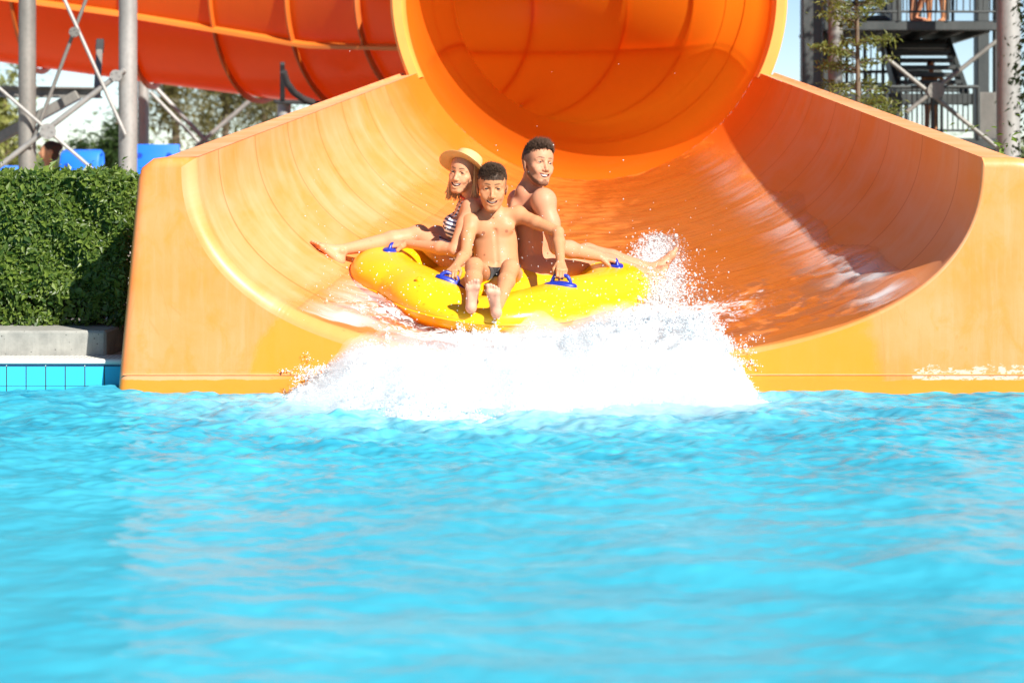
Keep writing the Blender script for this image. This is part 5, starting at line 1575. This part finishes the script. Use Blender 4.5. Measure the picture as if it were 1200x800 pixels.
# ================================================================ blue loungers with a bather
M_lounge = simple('bright blue foam pad', (.010, .165, .80), .55, .06, 6)
M_lounge_d = simple('dark blue button', (.004, .05, .36), .6, .1)
M_lounge_f = simple('white lounger frame', (.7, .7, .68), .4, .05)
def lounger(px, py_top, w_, lean, label, drape=False, Y=25.0, yaw=0.0):
    c = gat(px, Y); top = at(px, py_top, Y)[2]
    t = empty('sun_lounger', tuple(c), label, 'sun lounger', 'blue sun loungers behind the hedge', 0)
    Rz = np.array(Matrix.Rotation(rad(yaw), 3, 'Z'))
    def G(prof, width, bev=.03):
        """pad swept across its width from a side profile (y, z) with thickness"""
        p = np.array(prof, float); tn = np.gradient(p, axis=0); tn /= np.linalg.norm(tn, axis=1)[:, None]; nn = np.stack([-tn[:, 1], tn[:, 0]], 1)
        th = .055
        loop = np.vstack([p + nn * th / 2, (p - nn * th / 2)[::-1]])
        g = []
        for xx, f in ((-width / 2, .4), (-width / 2 + .004, .7), (-width / 2 + .02, 1), (width / 2 - .02, 1), (width / 2 - .004, .7), (width / 2, .4)):
            L_ = np.vstack([p + nn * th / 2 * f, (p - nn * th / 2 * f)[::-1]])
            g.append(np.stack([np.full(len(L_), xx), L_[:, 0], L_[:, 1]], 1))
        m_ = MB().grid(np.array(g), closed_v=True)
        for e, L_ in ((0, g[0]), (1, g[-1])):
            k = len(L_) // 2
            m_.add(L_, [[j, j + 1, 2 * k - 2 - j, 2 * k - 1 - j] for j in range(k - 1)])
        return m_
    hgt = top - ZT
    zs = .40
    if drape:
        prof = [(.10, zs), (.16, hgt * .55), (.20, hgt * .86), (.19, hgt * .97), (.13, hgt), (.06, hgt * .96), (.03, hgt * .84), (.02, hgt * .70), (.0, hgt * .58)]
    else: prof = [(.02, zs), (.08, hgt * .6), (.13, hgt * .9), (.145, hgt)]
    m_ = G(prof, w_); m_.v = [v @ Rz.T + c for v in m_.v]; bk = m_.build('backrest_pad', M_lounge, t, angle=50)
    for sx in (-.30, .30):
        f = hgt * (.80 if drape else .86); yy = -.022 if drape else .065 - .0
        if not drape: yy = np.interp(f, [p[1] for p in prof], [p[0] for p in prof]) - .034
        p = np.array([sx * w_, yy + (.02 if drape else 0), f]) @ Rz.T + c
        MB().tube([p - Rz @ [0, .004, 0], p + Rz @ [0, .03, 0]], .034, 16).build('button', M_lounge_d, bk, smooth=False)
    m_ = G([(0.0, zs), (-.6, zs - .02), (-1.25, zs - .02), (-1.3, zs - .03)], w_); m_.v = [v @ Rz.T + c for v in m_.v]; m_.build('seat_pad', M_lounge, t, angle=50)
    m_ = MB()
    for sx in (-1, 1): m_.beam((sx * w_ * .46, .12, zs - .07), (sx * w_ * .46, -1.28, zs - .10), .04, .04, .008)
    m_.v = [v @ Rz.T + c for v in m_.v]; m_.build('frame', M_lounge_f, t)
    for sx in (-1, 1):
        for yy in (.05, -1.2):
            m_ = MB(); m_.bar((sx * w_ * .44, yy, 0), (sx * w_ * .44, yy, zs - .1), .02); m_.v = [v @ Rz.T + c for v in m_.v]; m_.build('leg', M_lounge_f, t)
lounger(179, 169.5, .60, 0, 'blue sun lounger with upright back between the column and the slide')
lounger(92, 178, .50, 0, 'blue sun lounger with a curled over back beside the seated bather', True, yaw=-8)
lounger(-2, 195, .42, 0, 'blue sun lounger low at the picture edge by the first column')

def simple_person(base, h, label, yaw, skin, suit, hair, pose='stand', bun=False, arm=None, VX=.011, group=None, hairy=True):
    """smaller bathers in the distance, one skin each"""
    base = np.asarray(base, float); s_ = h / 1.7
    Rz = np.array(Matrix.Rotation(yaw, 3, 'Z'))
    t = empty('person', tuple(base), label, 'person', group)
    W = lambda x, y, z: base + Rz @ np.array([x, y, z]) * s_
    F = Field(base - np.array([.85, .85, .1]) * s_, base + np.array([.85, .85, 1.85]) * s_, VX)
    dz = {'sit': -.45, 'low': -.75}.get(pose, 0)
    I3 = Rz
    C = lambda a, b, ra, rb=None, k=.02: F.cap(W(*a), W(*b), ra * s_, (rb or ra) * s_, k * s_)
    E = lambda c, r_, k=.04: F.ell(W(*c), I3, np.array(r_) * s_, k * s_)
    E((0, 0, 1.26 + dz), (.15, .10, .17)); E((0, 0, 1.10 + dz), (.125, .09, .15)); E((0, 0, .93 + dz), (.155, .11, .11))
    C((-.15, 0, 1.38 + dz), (.15, 0, 1.38 + dz), .052, None, .05); C((0, 0, 1.38 + dz), (0, -.015, 1.52 + dz), .050, .046)
    E((0, .0, 1.625 + dz), (.074, .095, .088), .02); E((0, -.035, 1.57 + dz), (.058, .070, .070), .03); C((0, -.095, 1.61 + dz), (0, -.112, 1.585 + dz), .010, .012, .01)
    for q in (-1, 1):
        E((q * .078, .005, 1.60 + dz), (.012, .025, .035), .01)
        h0_, k0_, a0_ = (q * .085, 0, .90 + dz), (q * .10, -.02, .50), (q * .10, .01, .08)
        if pose == 'sit': h0_, k0_, a0_ = (q * .085, 0, .47), (q * .12, -.42, .52), (q * .12, -.62, .14)
        if pose == 'low': h0_, k0_, a0_ = (q * .085, 0, .14), (q * .11, -.42, .19), (q * .10, -.82, .07)
        if pose == 'step' and q > 0: k0_, a0_ = (q * .10, -.12, .50), (q * .10, .08, .10)
        C(h0_, k0_, .082, .055, .03); m = np.array(k0_) * .65 + np.array(a0_) * .35; C(k0_, m, .054, .055); C(m, a0_, .055, .034)
        C((a0_[0], a0_[1], a0_[2] - .04), (a0_[0], a0_[1] - .15, a0_[2] - .055), .033, .026)
        sh = (q * .19, 0, 1.38 + dz)
        if arm and arm[0] == q: e_, w__ = arm[1], arm[2]
        elif pose in ('sit', 'low'): e_, w__ = (q * .26, .02, 1.10 + dz), (q * .20, -.22, 1.02 + dz)
        else: e_, w__ = (q * .24, .03, 1.12), (q * .23, -.06, .88)
        C(sh, e_, .046, .038, .03); C(e_, w__, .036, .026)
        d = unit(np.asarray(w__, float) - np.asarray(e_, float)); hb = np.array(w__); C(tuple(hb), tuple(hb + d * .085), .030, .026)
        for fk in range(4): C(tuple(hb + d * .075 + np.array([0, (fk - 1.5) * .019, 0])), tuple(hb + d * (.15 + .012 * (fk in (1, 2))) + np.array([0, (fk - 1.5) * .021, -.01])), .010, .008, .006)
        C(tuple(hb + d * .03), tuple(hb + d * .085 + np.array([0, -.05, 0])), .012, .010, .01)
    finish('body', F, skin, t, [])
    if suit is not None:
        sl, X, Y, Z = F.region(base + np.array([-.3, -.3, .75 + dz]) * s_, base + np.array([.3, .3, 1.05 + dz]) * s_, 0)
        lo = base[2] + (.80 + dz) * s_; hi = base[2] + (1.0 + dz) * s_
        G_ = np.maximum(np.maximum(F.F[sl] - .012, Z - hi), lo - Z)
        sub = Field([0, 0, 0], [1, 1, 1], VX); sub.lo = np.array([F.ax[k][sl[k]][0] for k in range(3)], float); sub.F = None
        V, Q = sub.mesh(G_.astype(np.float32))
        if len(Q): link('swimwear', np_mesh('swimwear', V, Q), suit, t)
    Fh = Field(W(0, 0, 1.62 + dz) - .2 * s_, W(0, 0, 1.62 + dz) + .24 * s_, .008)
    Fh.ell(W(0, .018, 1.645 + dz), I3, np.array((.084, .095, .088)) * s_, .01)
    if bun: Fh.ell(W(0, .10, 1.66 + dz), I3, np.array((.055, .05, .05)) * s_, .02); Fh.ell(W(0, .05, 1.57 + dz), I3, np.array((.06, .06, .06)) * s_, .03)
    Fh.ell(W(0, -.10, 1.585 + dz), I3, np.array((.075, .085, .085)) * s_, .01, True)
    V, Q = Fh.mesh(); link('hair', np_mesh('hair', V, Q), hair, t)
    return t
p = at(58, 203, 23.5)
simple_person((p[0], 23.5, ZT), 1.72, 'seated bather with dark hair in a bun, back half turned, beside a blue lounger', rad(-70), M_skin_woman, M_navy, M_dark, 'low', True)

# ================================================================ stair tower on the right
YT = 24.0
tower = empty('stair_tower', tuple(gat(1070, YT)), 'dark steel stair tower with open treads, railings and platforms behind the slide', 'tower')
T_ = lambda px, py, Y=YT: at(px, py, Y)
def col(px0, px1, Y, mat, depth=.28, top=-140, nm='column'):
    a = gat((px0 + px1) / 2, Y); wd = (px1 - px0) * Y / FPX; zt = T_(px0, top, Y)[2]
    mb = MB(); mb.box((a[0], Y, (ZT + zt) / 2), (wd, depth, zt - ZT), None, .012); return mb.build(nm, mat, tower)
col(939, 962, YT, M_dark_steel); col(963, 972, YT + .5, M_dark_steel, .2)
mb = MB(); a = gat(979, YT - .3); mb.tube([a, [a[0], a[1], 5.0]], .085, 24); mb.build('column', M_galvd, tower, angle=40)
mb = MB(); a = gat(1182, 23.0); mb.tube([a, [a[0], a[1], 5.0]], .132, 32); mb.build('column', M_galv, tower, angle=40)
col(1143, 1157, YT + 2.6, M_dark_steel); col(1043, 1054, YT + 2.6, M_dark_steel); col(1164, 1170, YT + .2, M_dark_steel, .12)
# upper platform
zU = T_(1000, 26)[2]; zL = T_(1000, 166)[2]
xl, xr = T_(966, 0)[0], T_(1170, 0)[0]
mb = MB(); mb.box(((xl + xr) / 2, YT + .06, zU - .045), (xr - xl, .10, .11), None, .01); mb.box(((xl + xr) / 2, YT + 1.5, zU + .0), (xr - xl, 2.8, .04), None, .004)
for k in range(7): mb.box((xl + .1 + k * (xr - xl - .2) / 6, YT + 1.5, zU - .07), (.06, 2.7, .09))
mb.build('platform', M_dark_steel, tower)
def railing(x0, x1, Y, z0, h=1.1, step=.075, rr=.009):
    mb = MB()
    mb.bar((x0, Y, z0 + h), (x1, Y, z0 + h), .022); mb.bar((x0, Y, z0 + .10), (x1, Y, z0 + .10), .014)
    nb_ = int((x1 - x0) / step)
    for k in range(nb_ + 1): mb.bar((x0 + (x1 - x0) * k / nb_, Y, z0 + .10), (x0 + (x1 - x0) * k / nb_, Y, z0 + h), rr, 6)
    for k in range(4): mb.bar((x0 + (x1 - x0) * k / 3, Y, z0), (x0 + (x1 - x0) * k / 3, Y, z0 + h), .022)
    return mb.build('railing', M_dark_steel, tower)
railing(xl + .3, xr - .02, YT, zU + .02); railing(T_(1040, 0)[0], xr - .02, YT + 2.9, zU + .02)
# lower landing
mb = MB(); mb.box(((T_(985, 0)[0] + xr) / 2, YT + 1.4, zL), (xr - T_(985, 0)[0], 2.8, .06), None, .004); mb.box(((T_(985, 0)[0] + xr) / 2, YT + .02, zL - .03), (xr - T_(985, 0)[0], .08, .14), None, .01); mb.build('platform', M_dark_steel, tower)
railing(T_(985, 0)[0], T_(1146, 0)[0], YT - .02, zL + .03, T_(0, 105)[2] - zL, .058)
railing(T_(1010, 0)[0], T_(1150, 0)[0], YT + 2.7, zL + .03, .9, .10)
railing(T_(985, 0)[0], T_(1052, 0)[0], YT + 1.2, T_(0, 104)[2], .62, .07)
mb = MB(); x0_, x1_ = T_(1148, 0)[0], T_(1167, 0)[0]
for k in range(9): mb.box((x0_ + (x1_ - x0_) * k / 8, YT + .05, (T_(0, 108)[2] + T_(0, 166)[2]) / 2), (.016, .03, T_(0, 108)[2] - T_(0, 166)[2]))
mb.box(((x0_ + x1_) / 2, YT + .09, (T_(0, 108)[2] + T_(0, 166)[2]) / 2), (x1_ - x0_, .01, T_(0, 108)[2] - T_(0, 166)[2])); mb.build('side_grille', M_galvd, tower)
# stair flights: treads one by one under two stringers
def flight(px0, px1, y_lo, y_hi, n_, Ya, Yb, thick=.05):
    st = bpy.data.objects.new('stair', None); COL.objects.link(st); st.parent = tower; st.location = (0, 0, 0); st.matrix_parent_inverse = Matrix.Translation(tower.location).inverted()
    a, b = T_(px0, y_lo), T_(px1, y_hi)
    for k in range(n_):
        f = (k + .5) / n_; Y = Ya + (Yb - Ya) * f; z = a[2] + (b[2] - a[2]) * f
        mb = MB(); mb.box(((a[0] + b[0]) / 2, Y, z), (abs(b[0] - a[0]), .25, thick), None, .004)
        o = mb.build('tread', M_dark_steel, None); o.parent = st; o.matrix_parent_inverse = st.matrix_parent_inverse.inverted() @ Matrix() if False else Matrix()
    for x_ in (a[0] - .03, b[0] + .03):
        mb = MB(); mb.beam((x_, Ya, a[2] - .06), (x_, Yb, b[2] - .02), .05, .20); o = mb.build('stringer', M_dark_steel, None); o.parent = st
    return st
flight(1066, 1141, 108, 40, 7, YT + .6, YT + 1.9)
flight(988, 1046, 22, -50, 7, YT + .6, YT + 1.9)
mb = MB(); mb.box(((T_(1060, 0)[0] + T_(1148, 0)[0]) / 2, YT + 2.1, T_(0, 42)[2]), (T_(1148, 0)[0] - T_(1060, 0)[0], .3, .15), None, .01); mb.build('cross_beam', M_dark_steel, tower); mb = MB(); mb.box(((T_(985, 0)[0] + T_(1150, 0)[0]) / 2, YT + .5, T_(0, 115)[2]), (T_(1150, 0)[0] - T_(985, 0)[0], .16, .13), None, .01); mb.build('cross_beam', M_dark_steel, tower)
for p_, q_ in (((1168, 48), (1062, 132)), ((1036, 66), (1170, 174))):
    rod(T_(*p_, YT - .25), T_(*q_, YT - .25 + .05 * (p_[0] < 1100)), .026, M_galvd, tower)
disc(T_(1097, 106, YT - .28), .10, M_galvd, tower, 'gusset_plate')
simple_person((T_(1074, 0, YT + .5)[0], YT + .5, zU + .02), 1.55, 'bather standing on the upper platform of the stair tower, nearer its middle', rad(50), M_skin_man, M_navy, M_dark, 'step', group='bathers on the stair tower')
simple_person((T_(1097, 0, YT + .6)[0], YT + .6, zU + .02), 1.5, 'bather standing on the upper platform of the stair tower, legs together', rad(-30), M_skin_boy, M_black, M_brown, 'stand', group='bathers on the stair tower')
simple_person((T_(1091, 0, YT + 1.2)[0], YT + 1.2, zL + .03), .96, 'small bather on the lower landing with one arm stretched out', rad(20), M_skin_boy, M_navy, M_dark, 'stand', arm=(1, (.42, 0, 1.22), (.62, -.05, 1.14)), group='bathers on the stair tower')
